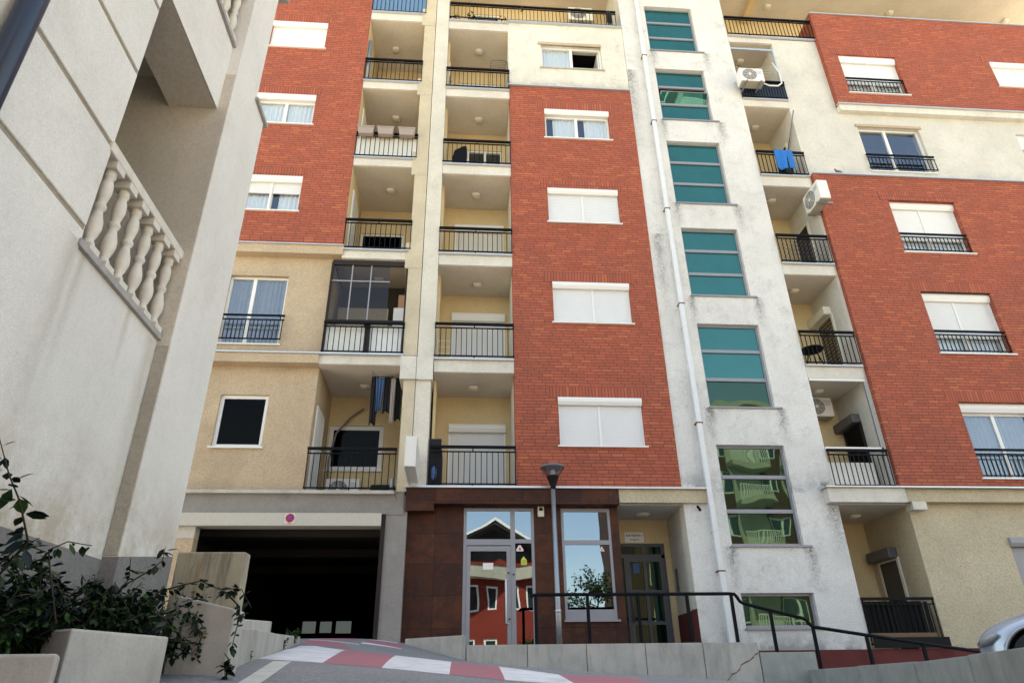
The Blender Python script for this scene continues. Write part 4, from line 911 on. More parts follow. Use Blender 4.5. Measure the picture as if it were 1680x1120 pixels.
# ------------------------------------------------------------------ handrail and street lamp
hr = thing('handrail', (3.5,13,.4), 'black tubular handrail on the concrete wall before the entrance', 'handrail')
MB().tube([(1.33,13.0,1.46),(1.36,13.0,1.495),(1.44,13.0,1.51),(5.08,13.0,1.51),(5.17,13.0,1.50),(5.21,13.0,1.45),(5.25,13.0,1.375),(5.31,13.0,1.34),(5.79,13.0,1.22),(6.38,13.0,1.08),(6.47,13.0,1.04),(6.51,13.0,.97),(6.57,13.0,.925),(7.54,13.0,.78),(9.64,13.0,.48)], .031, 10).build('rail', 'rail', hr)
for x, zb, zt in ((1.42,.5,1.5),(2.38,.66,1.5),(3.32,.66,1.5),(4.25,.66,1.5),(5.10,.66,1.5),(5.80,.49,1.22),(6.56,-.05,.93),(7.55,-.05,.78),(8.6,-.05,.63)): B(x-.028,x+.028,12.98,13.02,zb,zt).build('post', 'rail', hr)
sl_ = thing('street_lamp', (1.92,13.5,.38), 'galvanised street lamp with a clear conical bowl standing before the brown tiled shopfront', 'street lamp')
MB().lathe((1.90,13.5,.38),[(.055,0),(.055,.9),(.050,.93),(.043,3.25)],14).build('pole', 'steel', sl_)
MB().lathe((1.90,13.5,1.25),[(.060,0),(.060,.05)],14).build('clamp', 'metal', sl_)
MB().lathe((1.905,13.5,3.60),[(.05,0),(.055,.05),(.115,.23),(.135,.27)],20).build('lamp_base', 'black', sl_)
def shellcone():
    m_ = MB(); m_.lathe((1.905,13.5,3.868),[(.132,0),(.19,.08),(.245,.17)],24); m_.f = m_.f[:-2]; m_.sm = m_.sm[:-2]; return m_
shellcone().build('lamp_bowl', M['bowl'], sl_)
MB().lathe((1.905,13.5,3.87),[(.05,0),(.055,.1),(.03,.14)],12).build('bulb', 'frost', sl_)
MB().lathe((1.905,13.5,4.035),[(.252,0),(.255,.02),(.22,.05),(.10,.075),(.001,.08)],24).build('lamp_cap', 'acg', sl_)

# ------------------------------------------------------------------ air conditioners
def ac(loc, rotz, label, w=.80, h=.55, d=.29, bracket=False, cat='air conditioner', dirty=False):
    t = thing('air_conditioner', (0,0,0), label, cat, 'outdoor air conditioning units')
    B(-w/2,w/2,0,d,0,h).build('casing', 'ac', t, bevel=.015)
    r = h*.42; cx = -w/2+r+.07
    MB().lathe((cx,-.012,h*.5),[(r,0),(r,.014)],28,'y').build('fan_recess', 'acg', t)
    g = MB()
    for k in range(1,6): 
        n = 28; rr = r*k/5.2
        g.tube([(cx+rr*math.cos(6.2832*j/n),-.018,h*.5+rr*math.sin(6.2832*j/n)) for j in range(n+1)], .004, 4, False)
    for k in range(8): a = k*math.pi/4; g.tube([(cx+.03*math.cos(a),-.018,h*.5+.03*math.sin(a)),(cx+r*math.cos(a),-.018,h*.5+r*math.sin(a))],.004,4,False)
    g.build('fan_grille', 'ac', t); MB().lathe((cx,-.026,h*.5),[(.045,0),(.045,.012)],14,'y').build('hub', 'ac', t)
    B(-w/2+.02,w/2-.02,.01,d-.01,-.02,-.002).build('base_pan', 'acd', t)
    for k in range(3): B(w/2-.24,w/2-.06,-.004,.0,h*.78-k*.05,h*.78-k*.05+.012).build('label_strip', 'acg', t)
    if bracket:
        for x in (-w*.3,w*.3): b_ = MB(); b_.box(x-.02,x+.02,-.06,d+.1,-.07,-.03); b_.build('bracket', 'steel', t)
    t.location = loc; t.rotation_euler = (0,0,rotz); return t
ac((8.40,13.55,15.86), 0, 'clean white air conditioner hung in front of the dark railing by the clothes lines', w=.72, h=.52, bracket=True)
ac((9.36,13.80,11.42), -math.pi/2, 'air conditioner seen end on, hung on the balcony side wall above the trellis', w=.80, h=.60, bracket=True)
ac((8.96,15.12,5.92), 0, 'air conditioner high on the back wall of the balcony beside the dark shutter box', w=.7, h=.5)
ac((3.77,15.1,20.20), 0, 'air conditioner with a big dark fan on the top terrace', w=.84, h=.62)
ac((-.58,14.95,16.55), math.pi/2, 'white air conditioner on brackets at the left end of the balcony with the folding rack', w=.8, h=.6, bracket=True)
ac((-2.72,15.62,3.84), 0, 'air conditioner standing on the first floor balcony under the barred window', w=.78, h=.54)
# ------------------------------------------------------------------ things on the balconies
def cloth(x0, x1, y, z0, z1, name, mat, label, cat, amp=.02, taper=0, th=.012):
    m_ = MB(); n, k = 22, 10; ph = random.random()*6; g = []
    for i in range(n+1):
        col = []
        for j in range(k+1):
            u, v = i/n, j/k; x = lerp(x0,x1,u)+taper*(v)*(.5-u)*(x1-x0); dy = amp*math.sin(u*15+ph+v*1.5)*(.3+v)
            zz_ = z1+(z0-z1)*v+.03*math.sin(u*7+ph)*v
            col.append(m_.av((x, y+dy, zz_)))
        g.append(col)
    for i in range(n):
        for j in range(k): m_.f.append([g[i][j],g[i+1][j],g[i+1][j+1],g[i][j+1]]); m_.sm.append(True)
    o = m_.build(name, mat); s_ = o.modifiers.new('thickness','SOLIDIFY'); s_.thickness = th; s_.offset = 0
    return tag(o, label, cat)
cloth(8.70,9.24,13.92,12.84,13.53,'towel','towel','bright blue towel hung over the balcony railing','towel')
cloth(8.93,9.15,13.94,12.68,13.48,'cloth','cblack','black cloth hanging below the blue towel','cloth')
cloth(-2.10,-1.93,14.5,5.32,6.49,'garment','cblack','long black garment, leftmost on the drying line above the first floor balcony','clothing',.03,.2)
cloth(-1.99,-1.80,14.47,5.62,6.45,'garment','cblue','light blue garment hanging between the black clothes','clothing',.04,.5)
cloth(-1.80,-1.60,14.5,5.6,6.49,'garment','cblack','short black garment right of the light blue one','clothing',.03)
cloth(-1.64,-1.54,14.46,5.36,6.44,'garment','cgrey','narrow grey garment hanging between two black ones','clothing',.03,.3)
cloth(-1.54,-1.40,14.55,5.45,6.49,'garment','cblack','black garment nearest the pillar on the drying line','clothing',.03)
dr = thing('drying_rack', (-1.75,14.5,6.5), 'ceiling drying rack holding the dark clothes', 'drying rack')
for k in range(4): MB().tube([(-2.1,14.35+k*.12,6.52),(-1.40,14.35+k*.12,6.52)],.006,5).build('bar', 'metal', dr)
for x in (-2.08,-1.42): B(x-.012,x+.012,14.33,14.73,6.53,6.555).build('end_bar', 'metal', dr)
for k, (x, lab) in enumerate(((-2.76,'taupe flower box on the railing, the one nearest the brick wall'),(-2.23,'taupe flower box in the middle of the three on the railing'),(-1.66,'taupe flower box on the railing, the one nearest the pillar'))):
    m_ = MB(); zt, zb = 13.60, 13.37
    t = thing('flower_box', (x,13.87,zb), lab, 'flower box', 'flower boxes on one railing')
    lo = [m_.av(p) for p in ((x-.19,13.80,zb),(x+.19,13.80,zb),(x+.19,13.93,zb),(x-.19,13.93,zb))]; hi = [m_.av(p) for p in ((x-.225,13.77,zt),(x+.225,13.77,zt),(x+.225,13.955,zt),(x-.225,13.955,zt))]
    m_.f.append(lo[::-1]); m_.f.append(hi); m_.sm += [False]*2
    for q in range(4): m_.f.append([lo[q],lo[(q+1)%4],hi[(q+1)%4],hi[q]]); m_.sm.append(False)
    m_.build('trough', 'planter', t); r_ = MB(); r_.box(x-.235,x+.235,13.76,13.965,zt-.025,zt+.012); r_.build('rim', 'planter', t)
# lit sign box, seen end on
sg = thing('sign_box', (-.97,13.3,3.8), 'blank white box sign projecting edge on from the pillar', 'sign')
B(-1.075,-.87,12.68,13.90,3.81,4.42).build('sign_body', 'ac', sg, bevel=.01)
for x in (-1.08,-.885): B(x,x+.02,12.672,13.90,3.80,4.43).build('edge_trim', 'pvc', sg)
MB().box(-1.0,-.94,13.9,14.02,4.28,4.31).build('bracket', 'rust', sg)
# black thing with blue shoe on balcony 1
bt = thing('folded_chair', (-.54,14.1,3.78), 'black folded lounger leaning at the left end of the first floor railing', 'folded chair')
B(-.69,-.42,14.03,14.12,3.80,4.84).build('backrest', 'cblack', bt, bevel=.02); MB().tube([(-.40,14.15,3.8),(-.39,14.13,4.4),(-.44,14.12,4.8)],.012,6).build('leg', 'boxd', bt)
m_ = MB(); m_.lathe((-.56,14.015,4.07),[(.001,-.17),(.05,-.12),(.062,0),(.05,.1),(.001,.16)],12); tag(m_.build('bag','cblue'), 'small blue bag hanging on the black folded lounger', 'bag')
# garden umbrella / cover on balcony 4
m_ = MB(); m_.prism([(-.40,12.66),(-.03,12.66),(0,13.15),(-.02,13.42),(-.10,13.44),(-.36,13.26),(-.41,13.0)],14.18,14.30,'y'); tag(m_.build('folded_chair','black',bevel=.03), 'black folded garden chair behind the fourth floor railing', 'folded chair')
# folding rack balcony 5
rk = thing('folding_rack', (.9,14.1,15.5), 'dark folding metal rack standing taller than the railing', 'rack')
m_ = MB(); m_.tube([(.62,14.12,15.46),(.63,14.12,16.75),(.68,14.12,16.81),(.9,14.12,16.83),(1.10,14.12,16.81),(1.15,14.12,16.75),(1.15,14.12,15.46)],.012,6); m_.build('frame', 'boxd', rk)
for k in range(5): MB().tube([(.63,14.12,16.45+k*.07),(1.15,14.12,16.45+k*.07)],.005,5).build('bar', 'boxd', rk)
MB().tube([(-.6,14.3,15.95),(-.1,14.3,15.88),(.25,14.3,16.02)],.012,6)
# table and folding chair balcony 2 left of centre
fr = thing('folding_rack', (-.45,14.5,6.76), 'small cream folding rack at the left end of the second floor balcony', 'rack')
for x in (-.62,-.30): B(x-.012,x+.012,14.49,14.51,6.76,7.55).build('leg', 'boxc', fr)
for k in range(4): B(-.61,-.31,14.492,14.508,6.95+k*.17,6.97+k*.17).build('shelf_bar', 'boxc', fr)
tb = thing('round_table', (8.85,14.6,6.78), 'black round table on the balcony with the beaded door curtain', 'table')
MB().lathe((8.80,14.6,7.47),[(.28,0),(.29,.02),(.28,.035)],24).build('tabletop', 'black', tb)
for dx, dy in ((.12,.12),(.12,-.12),(-.12,.12)): MB().tube([(8.80+dx*.5,14.6+dy*.5,7.47),(8.80+dx*1.6,14.6+dy*1.6,6.78)],.016,6).build('leg', 'black', tb)
# trellis netting + plant on D3
tr = MB()
for k in range(14): 
    x = 8.25+k*.1; tr.tube([(x,14.02,9.75),(min(x+.55,9.58),14.02,9.75+.72*min(1,(9.58-x)/.55))],.006,4); tr.tube([(x,14.025,9.75),(max(x-.55,8.22),14.025,9.75+.72*min(1,(x-8.22)/.55))],.006,4)
tag(tr.build('trellis','boxd'), 'dark diamond trellis fixed behind the third floor railing', 'trellis')
# pole on D4
tag(MB().tube([(9.52,13.75,14.95),(9.58,14.9,13.85)],.018,8).build('pole','acg'), 'thin grey pole slanting out of the balcony above the blue towel', 'pole')
cln = thing('clothes_line', (8.9,14.2,17.0), 'slack clothes lines above the hung air conditioner', 'clothes line')
for k in range(4): MB().tube([(8.2,14.3+.05*k,17.35-.05*k),(8.8,14.3+.05*k,17.22-.06*k),(9.55,14.2+.05*k,17.28-.06*k)],.006,4).build('line', 'pvc', cln)
tag(MB().tube([(8.76,13.7,15.95),(8.95,13.72,15.88),(9.25,13.75,15.92),(9.42,13.8,16.1),(9.46,13.85,16.6),(9.40,13.92,17.05),(9.42,14.0,17.2)],.022,8).build('hose','pvc'), 'white insulated hose looping from the hung air conditioner to the wall', 'hose')
tag(MB().lathe((9.40,14.5,16.75),[(.001,-.1),(.09,-.05),(.09,.05),(.001,.1)],12).build('wall_bell','rust'), 'dark red round pot hanging behind the white hose', 'pot')
# boxes in enclosed balcony
tag(B(-1.73,-1.46,14.55,14.8,7.5,8.38).build('cabinet','white2'), 'white cabinet inside the glazed balcony', 'cabinet')
tag(B(-1.63,-1.45,14.56,14.75,8.385,8.76).build('cardboard_box','carton'), 'brown cardboard box on top of the white cabinet', 'box')
# plants on top terrace and grill things
def leafy(parent, n, cx, cy_, cz, rx_, ry_, rz_, mats=('leaf1','leaf2'), size=.05, name='foliage'):
    for q, mt in enumerate(mats):
        m_ = MB()
        for _ in range(n//len(mats)):
            p = Vector((random.gauss(0,.5)*rx_, random.gauss(0,.5)*ry_, abs(random.gauss(0,.55))*rz_))+Vector((cx,cy_,cz)); leaf(m_, p, size*random.uniform(.6,1.3))
        m_.build(name, mt, parent)
def leaf(m_, p, s, d=None):
    if d is None: d = Vector((random.uniform(-1,1),random.uniform(-1,1),random.uniform(-1,.6)))
    d = d.normalized(); a = d.cross(Vector((random.uniform(-.5,.5),random.uniform(-.5,.5),1))).normalized(); n = a.cross(d).normalized()
    w_ = s*.30; base = p; mid1 = p+d*s*.35; mid2 = p+d*s*.7; tip = p+d*s+n*s*-.12
    i = [m_.av(base), m_.av(mid1+a*w_-n*s*.03), m_.av(mid2+a*w_*.75-n*s*.05), m_.av(tip), m_.av(mid2-a*w_*.75-n*s*.05), m_.av(mid1-a*w_-n*s*.03), m_.av(mid1+n*s*.04), m_.av(mid2+n*s*.0)]
    for q in ((0,1,6),(0,6,5),(1,2,7,6),(6,7,4,5),(2,3,7),(7,3,4)): m_.f.append([i[k] for k in q]); m_.sm.append(True)
for k, (x, lab) in enumerate(((-.45,'potted plant on the top terrace, nearest the pillar'),(.05,'taller potted plant on the top terrace above the side mounted air conditioner'),(.95,'small potted plant on the top terrace beside the cream wall'))):
    t = thing('potted_plant', (x,14.2,18.46), lab, 'plant', 'potted plants on the top terrace')
    MB().lathe((x,14.2,18.44),[(.08,0),(.10,.12)],12).build('pot', 'rust', t); leafy(t, 60+40*(k==1), x, 14.2, 18.56, .2, .12, .22+.15*(k==1), size=.07)
gr = thing('garden_chair', (3.6,14.35,18.46), 'dark metal garden chair on the top terrace below the air conditioner', 'chair')
MB().lathe((3.55,14.4,18.80),[(.24,0),(.25,.02)],18).build('seat', 'boxd', gr); MB().tube([(3.33,14.5,18.8),(3.34,14.55,19.05),(3.55,14.62,19.1),(3.77,14.55,19.05),(3.77,14.5,18.8)],.015,6).build('backrest', 'boxd', gr)
for dx, dy in ((-.18,-.15),(.18,-.15),(.18,.15),(-.18,.15)): MB().tube([(3.55+dx*.9,14.4+dy*.9,18.8),(3.55+dx,14.4+dy,18.45)],.012,5).build('leg', 'boxd', gr)
cloth(4.30,4.46,13.96,18.55,19.12,'cloth','cblack','black cloth tied at the right end of the top terrace railing','cloth',.04)
m_ = MB(); m_.tube([(1.62,13.95,19.1),(1.66,13.93,18.95),(1.58,13.93,18.85)],.02,6); tag(m_.build('cloth','cblack'), 'small black rag knotted on the middle of the top terrace railing', 'cloth')
tag(B(-1.72,-1.45,14.1,14.3,15.6,15.72).build('basket','purple',bevel=.03), 'purple basket on the fifth floor balcony beside the pillar', 'basket')
tag(MB().lathe((-2.98,14.15,15.75),[(.07,0),(.07,1.6)],14).build('rolled_screen','steel'), 'upright grey rolled screen at the left end of the fifth floor balcony', 'screen')
# B1 balcony: pipe, pots
tag(MB().tube([(-3.1,15.9,4.0),(-3.16,15.9,4.9),(-3.05,15.92,5.6),(-2.75,15.93,6.0),(-2.45,15.95,6.25)],.025,8).build('hose','acg'), 'grey hose curving up the wall beside the barred window', 'hose')
tag(B(-1.95,-1.42,14.6,14.95,3.67,3.98).build('storage_box','cblack',bevel=.04), 'black storage box at the right end of the first floor balcony', 'box')
tag(MB().lathe((-1.46,14.35,3.67),[(.05,0),(.05,.34),(.03,.38)],12).build('canister','steel'), 'small steel canister beside the black storage box', 'canister')
# pigeon on the ledge
pg = MB(); c = (10.46,13.93)
def ell(m_, p0, rads, tilt=0):
    n, k = 14, 10
    for a in range(k):
        pass
m_ = MB(); m_.tube([(10.36,13.93,12.92),(10.37,13.93,12.905),(10.385,13.93,12.885),(10.40,13.93,12.85),(10.43,13.93,12.815),(10.49,13.93,12.79),(10.56,13.93,12.765),(10.63,13.93,12.745)], [.004,.020,.024,.026,.048,.055,.035,.012], 12)
pg = thing('pigeon', (10.46,13.93,12.72), 'dark pigeon resting on the ledge above the lower brick wall', 'bird')
m_.build('body', 'boxd', pg)
for dy in (-.02,.02): MB().tube([(10.45,13.93+dy,12.79),(10.45,13.93+dy,12.722)],.005,5).build('leg', 'rust', pg)
# stone lumps on the ledge
m_ = MB(); 
for _ in range(5): 
    x,y,z = 7.90+random.uniform(-.06,.06),13.80+random.uniform(-.02,.02),3.83+random.uniform(-.03,.05); m_.lathe((x,y,z),[(.001,-.05),(.05,-.03),(.06,.01),(.03,.05),(.001,.06)],7)
tag(m_.build('stone','concl'), 'pale rough stone lying on the left end of the balcony ledge', 'stone')
# alarm box, camera, name plate, no stopping sign
al = thing('alarm_box', (1.72,14.2,3.2), 'cream alarm box between the shop door and the lamp post', 'alarm box')
B(1.65,1.78,14.14,14.22,3.19,3.40).build('casing', 'boxc', al, bevel=.01); B(1.675,1.755,14.134,14.139,3.31,3.37).build('display', 'black', al); B(1.70,1.73,14.134,14.139,3.375,3.388).build('light', 'signred', al)
sc = thing('security_camera', (5.05,14.0,3.3), 'small dark security camera under the ledge left of the downpipe', 'camera')
MB().tube([(5.02,13.9,3.36),(5.10,13.97,3.29)],.028,10).build('body', 'black', sc); MB().tube([(5.09,13.97,3.30),(5.09,14.04,3.30)],.014,6).build('bracket', 'boxc', sc)
pl_ = thing('name_plate', (4.02,15.54,2.91), 'white plate lettered ALB VIZIONI 1 HYRJA B above the entrance door', 'sign')
B(3.80,4.24,15.535,15.55,2.92,3.15).build('plate', 'white2', pl_); text_mesh('ALB VIZIONI 1', .062, 'lettering', 'ink', pl_, (4.02,15.532,3.075), .0012); text_mesh('HYRJA B', .058, 'lettering', 'acg', pl_, (4.02,15.532,2.98), .0008)
ns = thing('no_stopping_sign', (-3.40,13.94,3.0), 'small round blue and red no stopping sign on the garage lintel', 'sign')
m_ = MB(); m_.prism([(-3.50,3.0),(-3.44,2.98),(-3.33,2.985),(-3.29,3.03),(-3.295,3.16),(-3.34,3.20),(-3.45,3.195),(-3.51,3.15)],13.942,13.949,'y'); m_.build('backing_sheet', 'boxc', ns)
MB().lathe((-3.40,13.936,3.10),[(.088,0),(.088,.005)],32,'y').build('red_ring', 'signred', ns); MB().lathe((-3.40,13.933,3.10),[(.068,0),(.068,.003)],32,'y').build('blue_disc', 'signblue', ns)
for s_ in (1,-1):
    T = (lambda s_: (lambda u, d, z: (-3.40+(u*.7071-z*.7071*s_), 13.9305+.0006*s_+d, 3.10+(u*.7071*s_+z*.7071))))(s_)
    MB(T).box(-.066,.066,0,.0012,-.009,.009).build('cross_bar', 'signred', ns)
text_mesh('24 h', .04, 'lettering', 'signred', ns, (-3.40,13.938,2.993), .0)
# orange rag at B1 corner
tag(MB().tube([(-1.36,13.9,3.66),(-1.34,13.9,3.6),(-1.30,13.9,3.5),(-1.29,13.9,3.45)],[.012,.01,.01,.004],6).build('cord','rust'), 'frayed orange cord hanging off the ledge above the garage', 'cord')

# ------------------------------------------------------------------ car on the upper street
def car():
    t = thing('parked_car', (7.6,9.4,-.10), 'silver blue car at the right edge with only its front wing and wheel showing', 'car')
    # stations along the length (0 nose .. 4.1 tail): halfwidth, sill z, shoulder z, roof z, roof halfwidth
    st = [(0.0,.52,.32,.50,.54,.46),(.04,.62,.22,.56,.62,.52),(.14,.74,.18,.62,.70,.62),(.32,.82,.17,.68,.78,.68),(.65,.87,.17,.76,.88,.72),(1.05,.89,.17,.84,.98,.74),(1.25,.89,.17,.87,1.04,.74),(1.9,.90,.17,.92,1.42,.60),(2.6,.90,.17,.93,1.48,.60),(3.3,.89,.17,.93,1.38,.58),(3.8,.86,.2,.92,1.10,.6),(4.05,.72,.3,.80,.86,.6)]
    m_ = MB(); rings = []
    for (L,w_,zs,zh,zr,wr) in st:
        prof = [(-w_*.92,zs),(-w_,zs+.12),(-w_*1.0,(zs+zh)/2),(-w_*.97,zh),(-wr*1.04,zh+(zr-zh)*.55),(-wr*.8,zr-.01),(0,zr+.015),(wr*.8,zr-.01),(wr*1.04,zh+(zr-zh)*.55),(w_*.97,zh),(w_,(zs+zh)/2),(w_,zs+.12),(w_*.92,zs)]
        rings.append([m_.av((b,L,z)) for b,z in prof])
    for a,b in zip(rings, rings[1:]):
        n = len(a)
        for k in range(n): m_.f.append([a[k],a[(k+1)%n],b[(k+1)%n],b[k]]); m_.sm.append(True)
    m_.f += [rings[0][::-1], rings[-1]]; m_.sm += [True, True]
    body = m_.build('body', 'car', t, origin=(7.6,9.4,-.10)); body.location = (0,0,0)
    for v in body.data.vertices: v.co = Vector(v.co)+Vector((7.6,9.4,-.10))
    sub = body.modifiers.new('s','SUBSURF'); sub.levels = 2; sub.render_levels = 2
    dg = bpy.context.evaluated_depsgraph_get()
    cut = []
    for y in (.66,3.3):
        c = MB(); c.lathe((-.75,y,.31),[(.37,-.35),(.37,.40)],40,'x'); co = c.build('cut', 'black', None, origin=(0,0,0)); cut.append(co)
        c = MB(); c.lathe((.75,y,.31),[(.37,-.40),(.37,.35)],40,'x'); co = c.build('cut', 'black', None, origin=(0,0,0)); cut.append(co)
    for co in cut:
        b = body.modifiers.new('b','BOOLEAN'); b.object = co; b.operation = 'DIFFERENCE'; b.solver = 'EXACT'
    par = body.parent; body.parent = None
    bpy.context.view_layer.update(); dg = bpy.context.evaluated_depsgraph_get(); me = bpy.data.meshes.new_from_object(body.evaluated_get(dg)); body.modifiers.clear(); body.data = me; body.parent = par
    for p in me.polygons: p.use_smooth = True
    for co in cut: bpy.data.objects.remove(co)
    def part(mb, name, mat, parent=None): 
        o = mb.build(name, mat, None, origin=(0,0,0)); o.parent = parent or t; return o
    for s_ in (-1,1):
        for y in (.66,3.3):
            wmb = MB(); wmb.lathe((s_*.80,y,.31),[(.18,-.09),(.28,-.10),(.31,-.07),(.31,.07),(.28,.10),(.18,.09)],32,'x'); wl_ = part(wmb, 'wheel', 'tyre')
            rmb = MB(); rmb.lathe((s_*.80,y,.31),[(.19,-.085),(.19,.085)],24,'x')
            part(rmb, 'rim', 'steel', wl_)
            a = MB(); n = 26
            a.tube([(s_*.895,y+.375*math.cos(math.pi*q/n),.31+.375*math.sin(math.pi*q/n)) for q in range(n+1)],.016,6); part(a, 'arch_trim', 'car')
            l_ = MB(); l_.lathe((s_*.62,y,.31),[(.372,-.02),(.372,.02)],30,'x'); part(l_, 'wheel_well', 'black')
        h = MB(); h.tube([(s_*.60,.035,.50),(s_*.74,.12,.545),(s_*.80,.26,.61)],[.03,.055,.02],10); part(h, 'headlight', 'hlamp')
        m2 = MB(); m2.prism([(1.3,.93),(2.0,1.38),(3.2,1.36),(3.7,.97)],s_*.70,s_*.72,'x'); 
    part(MB().box(-.5,.5,-.01,.03,.3,.4), 'grille', 'black')
    ws = MB(); ws.face([(-.70,1.20,1.0),(.70,1.20,1.0),(.56,1.86,1.40),(-.56,1.86,1.40)]); part(ws, 'windscreen', 'carglass')
    return t
ct = car(); ct.location = (6.76,9.02,-.12); ct.rotation_euler = (0,0,D2R(-132))

# ------------------------------------------------------------------ shrub, vine and weeds
def tz(path, k): 
    f_ = k*(len(path)-1); i = min(int(f_), len(path)-2); return Vector(path[i]).lerp(Vector(path[i+1]), f_-i)
def sprig(stems, leaves, path, n, s, r=.006):
    stems.tube(path, [lerp(r,r*.35,i/(len(path)-1)) for i in range(len(path))], 5)
    for k in range(n):
        p = tz(path, random.uniform(.02,1)); d = Vector((random.uniform(-1,1),random.uniform(-1,1),random.uniform(-1.2,.5)))
        leaf(random.choices(leaves,[5,1.5,2.6])[0], p+d.normalized()*.01, s*random.uniform(.6,1.35), d)
struct(poly_wall('planting_bed', [(-2.29,3.08),(-2.12,3.08),(-2.03,3.75),(-1.83,4.38),(-1.92,4.88),(-1.92,5.58),(-2.29,5.58)], -.7, .20, 'soil', 'x', 'x', bevel=0))
pb = bpy.data.objects['planting_bed']; del pb['label']; del pb['category']
sh = thing('shrub', (-1.95,4.0,.2), 'dark leafy shrub spilling over the concrete blocks beneath the left building', 'shrub')
st_ = MB(); lv = [MB(), MB(), MB()]
main = [
 ([(-2.12,3.3,.25),(-1.9,3.05,.42),(-1.64,2.76,.52),(-1.68,2.70,.66),(-1.75,2.70,.76),(-1.84,2.70,.92)], 46, .065),
 ([(-1.9,3.6,.3),(-2.0,3.6,.55),(-2.03,3.6,.64),(-1.95,3.6,.68),(-1.83,3.6,.66)], 22, .055),
 ([(-2.0,4.3,.4),(-2.0,4.4,.57),(-1.86,4.4,.66),(-1.80,4.4,.72),(-1.80,4.4,.80)], 34, .06),
 ([(-2.1,4.5,.5),(-2.06,4.6,.64),(-2.08,4.6,.77)], 10, .035),
 ([(-2.0,4.6,.5),(-1.91,4.8,.60),(-1.80,4.8,.63),(-1.69,4.8,.655),(-1.56,4.8,.60),(-1.46,4.8,.605),(-1.42,4.8,.60),(-1.37,4.8,.53)], 48, .06),
 ([(-1.50,4.84,.56),(-1.43,4.85,.50),(-1.42,4.85,.42),(-1.43,4.85,.34),(-1.44,4.85,.22)], 26, .045),
 ([(-1.75,4.25,.42),(-1.66,4.25,.38),(-1.62,4.28,.33)], 16, .07),
 ([(-2.1,3.3,.3),(-2.0,3.2,.5),(-1.88,3.1,.56),(-1.80,3.1,.60)], 30, .06)]
for path, n, s in main: sprig(st_, lv, path, n, s)
for _ in range(190):
    y = random.uniform(3.15,5.1); x = -2.26+random.uniform(0,1)*(.24+max(0,(y-3.7))*.30)
    h = random.uniform(.08,.42)*(1 if y > 3.3 else 1.1); z0 = .2
    p = [(x,y,z0),(x+random.uniform(-.08,.10),y+random.uniform(-.1,.05),z0+h*.6),(x+random.uniform(-.13,.16),y+random.uniform(-.15,.08),z0+h)]
    sprig(st_, lv, p, 46, .046)
st_.build('stem', 'stem', sh); [l_.build('foliage', mt, sh) for l_, mt in zip(lv, ('leaf1','leaf2','leaf3'))]
def weed(x, y, h, n, s, lab):
    z = gz(x,y); t = thing('weed', (x,y,z), lab, 'weed'); a, b = MB(), MB()
    for _ in range(max(3,n//8)):
        p = [(x+random.uniform(-.03,.03)*h*4,y,z),(x+random.uniform(-.25,.25)*h,y+random.uniform(-.2,.1)*h,z+h*.6),(x+random.uniform(-.5,.5)*h,y+random.uniform(-.3,.1)*h,z+h*random.uniform(.7,1.05))]
        a.tube(p,[.003,.002,.001],4)
        for _ in range(8): leaf(b, tz(p,random.uniform(.2,1)), s*random.uniform(.6,1.3))
    a.build('stem','stem',t); b.build('foliage','leaf2' if s > .06 else 'leaf1',t)
weed(-1.42,4.74,.10,30,.06,'bright green weed at the foot of the concrete block beside the road')
weed(-2.42,11.0,.22,90,.07,'bushy weed at the end of the curb wall by the white road paint')
weed(-1.66,6.1,.09,24,.04,'small weed at the crack under the curb wall')
weed(-2.12,9.3,.16,24,.04,'thin weed growing against the low curb wall')

# ------------------------------------------------------------------ across the street (seen in the glass)
oh = thing('gabled_house', (2.8,-22,-2.6), 'red walled house with a dark gable across the street, mirrored in the shop door', 'house')
wins = [(-.9,-.2,4.6,6.2),(.6,1.35,4.6,6.2),(1.9,2.65,4.6,6.2),(-.9,-.2,1.2,2.9),(.6,1.35,1.2,2.9),(1.9,2.65,1.2,2.9),(3.4,4.2,4.6,6.2),(4.7,5.5,4.6,6.2)]
T = lambda u, d, z: (u, -20-d, z)
wall(MB(T), -1.2,6.2,-2.6,7.9,0,.3,wins).build('wall', 'redwall', oh)
for h in wins: window(oh, T, *h, div=1, fw=.12, rec=.05, shutter=0, glass='carglass', sill=False, room=False)
B(-1.2,6.2,-30,-20.3,-2.6,7.9).build('rear_wall', 'redwall', oh)
m_ = MB()
n = 30
for k in range(n):
    x0, x1 = lerp(-1.6,6.5,k/n), lerp(-1.6,6.5,(k+1)/n); y0, y1 = -19.1+.6*math.sin(k/n*7), -19.1+.6*math.sin((k+1)/n*7)
    for za, zb in ((6.6,7.5),): m_.face([(x0,y0,za),(x1,y1,za),(x1,y1,zb),(x0,y0,zb)],True); m_.face([(x0,y0,za),(x0,-20,za),(x1,-20,za),(x1,y1,za)]); m_.face([(x0,y0,zb),(x0,-20,zb),(x1,-20,zb),(x1,y1,zb)])
m_.build('balcony_parapet', 'owall', oh)
m_ = MB()
for k in range(n):
    x0, x1 = lerp(-1.6,6.5,k/n), lerp(-1.6,6.5,(k+1)/n); y0, y1 = -19.05+.6*math.sin(k/n*7), -19.05+.6*math.sin((k+1)/n*7)
    m_.face([(x0,y0,7.5),(x1,y1,7.5),(x1,y1,7.66),(x0,y0,7.66)],True); m_.face([(x0,y0,7.66),(x0,-20,7.66),(x1,-20,7.66),(x1,y1,7.66)])
m_.build('balcony_coping', 'redwall', oh)
m_ = MB(); m_.prism([(-1.4,7.9),(2.5,10.2),(6.4,7.9),(6.4,8.2),(2.5,10.5),(-1.4,8.2)],-30,-18.6,'y'); m_.build('roof', 'roof', oh)
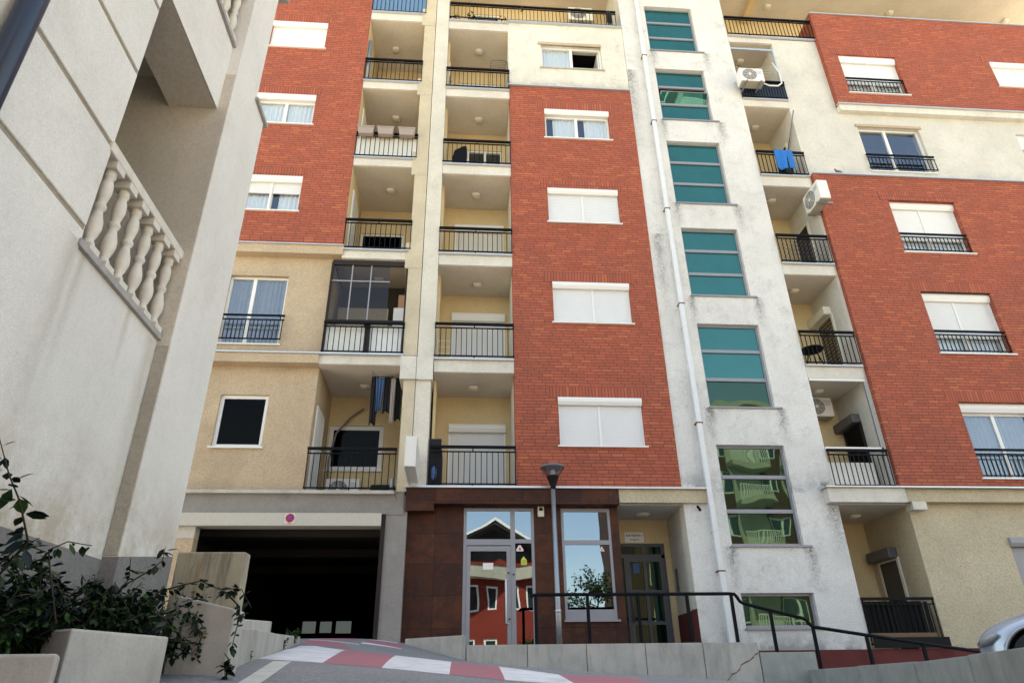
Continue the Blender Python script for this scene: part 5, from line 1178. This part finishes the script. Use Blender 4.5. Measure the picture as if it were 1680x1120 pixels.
m_ = MB(); m_.prism([(-1.4,8.1),(2.5,10.4),(6.4,8.1),(6.4,8.28),(2.5,10.58),(-1.4,8.28)],-18.6,-18.5,'y'); m_.build('roof_edge', 'pvc', oh)
m_ = MB(); m_.prism([(-1.2,7.9),(6.2,7.9),(2.5,10.1)],-20.2,-20.0,'y'); m_.build('gable', 'roof', oh)
ob = thing('opposite_block', (22,-21,-2.6), 'tall brown brick and cream block across the street, mirrored in the stair windows', 'building')
cols = [14.2,18.9,22.6,27.6,31.0]; hw_ = [(x,x+1.5,z,z+1.5) for x in cols for z in (0.6,3.6,6.6,9.6,12.6,15.6)]
wall(MB(T), 13,34,-2.6,19.2,0,.4,hw_).build('wall', 'brick_o', ob); B(13,34,-34,-20.4,-2.6,19.2).build('rear_wall', 'brick_o', ob); B(12.6,34.4,-34.4,-19.4,19.2,19.6).build('roof', 'owall', ob)
for x, _, z, _2 in hw_[::1]: 
    window(ob, T, x, x+1.5, z, z+1.5, div=2, fw=.1, rec=.1, glass='carglass', sill=False, room=False)
for x in (16.5,20.7,25.0,29.2):
    B(x-.4,x+1.75,-20.02,-19.9,-2,19.1).build('cream_strip', 'owall', ob)
    for z in (2.9,5.9,8.9,11.9,14.9):
        B(x-.4,x+2.1,-19.9,-18.7,z-.35,z).build('balcony_slab', 'owall', ob)
        m_ = MB(); m_.box(x-.4,x+2.1,-18.74,-18.7,z+.95,z+1.0)
        for k in range(19): m_.box(x-.38+k*.135,x-.34+k*.135,-18.74,-18.71,z,z+.95)
        m_.build('balcony_railing', 'pvc', ob)
lb = thing('opposite_house', (-16,-21,-2.6), 'pale low house across the street beyond the camera on the left', 'house')
B(-24,-5.5,-30,-20,-2.6,7.5).build('wall', 'owall', lb); m_ = MB(); m_.prism([(-25,7.5),(-14.7,10.2),(-4.9,7.5)],-31,-19.2,'y'); m_.build('roof', 'roof', lb)
def tree(x, y, zb, h, r, seed, lab):
    random.seed(seed); t = thing('tree', (x,y,zb), lab, 'tree', 'trees across the street'); a = MB(); b = [MB(), MB()]
    a.tube([(x,y,zb),(x+.1,y,zb+h*.35),(x,y+.1,zb+h*.7),(x+.1,y,zb+h*.95)],[.16,.12,.07,.02],8)
    for k in range(26):
        z0 = zb+h*random.uniform(.3,.85); an = random.uniform(0,6.28); L = r*random.uniform(.5,1.1)*(1.15-(z0-zb)/h*.7)
        e = Vector((x+math.cos(an)*L,y+math.sin(an)*L,z0+L*random.uniform(.2,.8))); s0 = Vector((x,y,z0)); md = s0.lerp(e,.5)+Vector((0,0,.12)); a.tube([s0,md,e],[.04,.025,.008],5)
        for _ in range(210):
            p = s0.lerp(e,random.uniform(.3,1.05))+Vector((random.gauss(0,.22),random.gauss(0,.22),random.gauss(0,.2))); leaf(random.choice(b), p, random.uniform(.12,.24))
    a.build('trunk','stem',t); [q.build('crown',m_,t) for q,m_ in zip(b,('leaf1','leaf2'))]
tree(9.1,-17.5,-2.6,9.6,3.3,3,'slender young tree across the street, mirrored in the shop window'); tree(-.6,-16.5,-2.6,4.8,1.6,5,'low bushy tree before the gabled house'); tree(4.9,-16.8,-2.6,5.6,1.5,9,'small round tree to the right of the gabled house door')
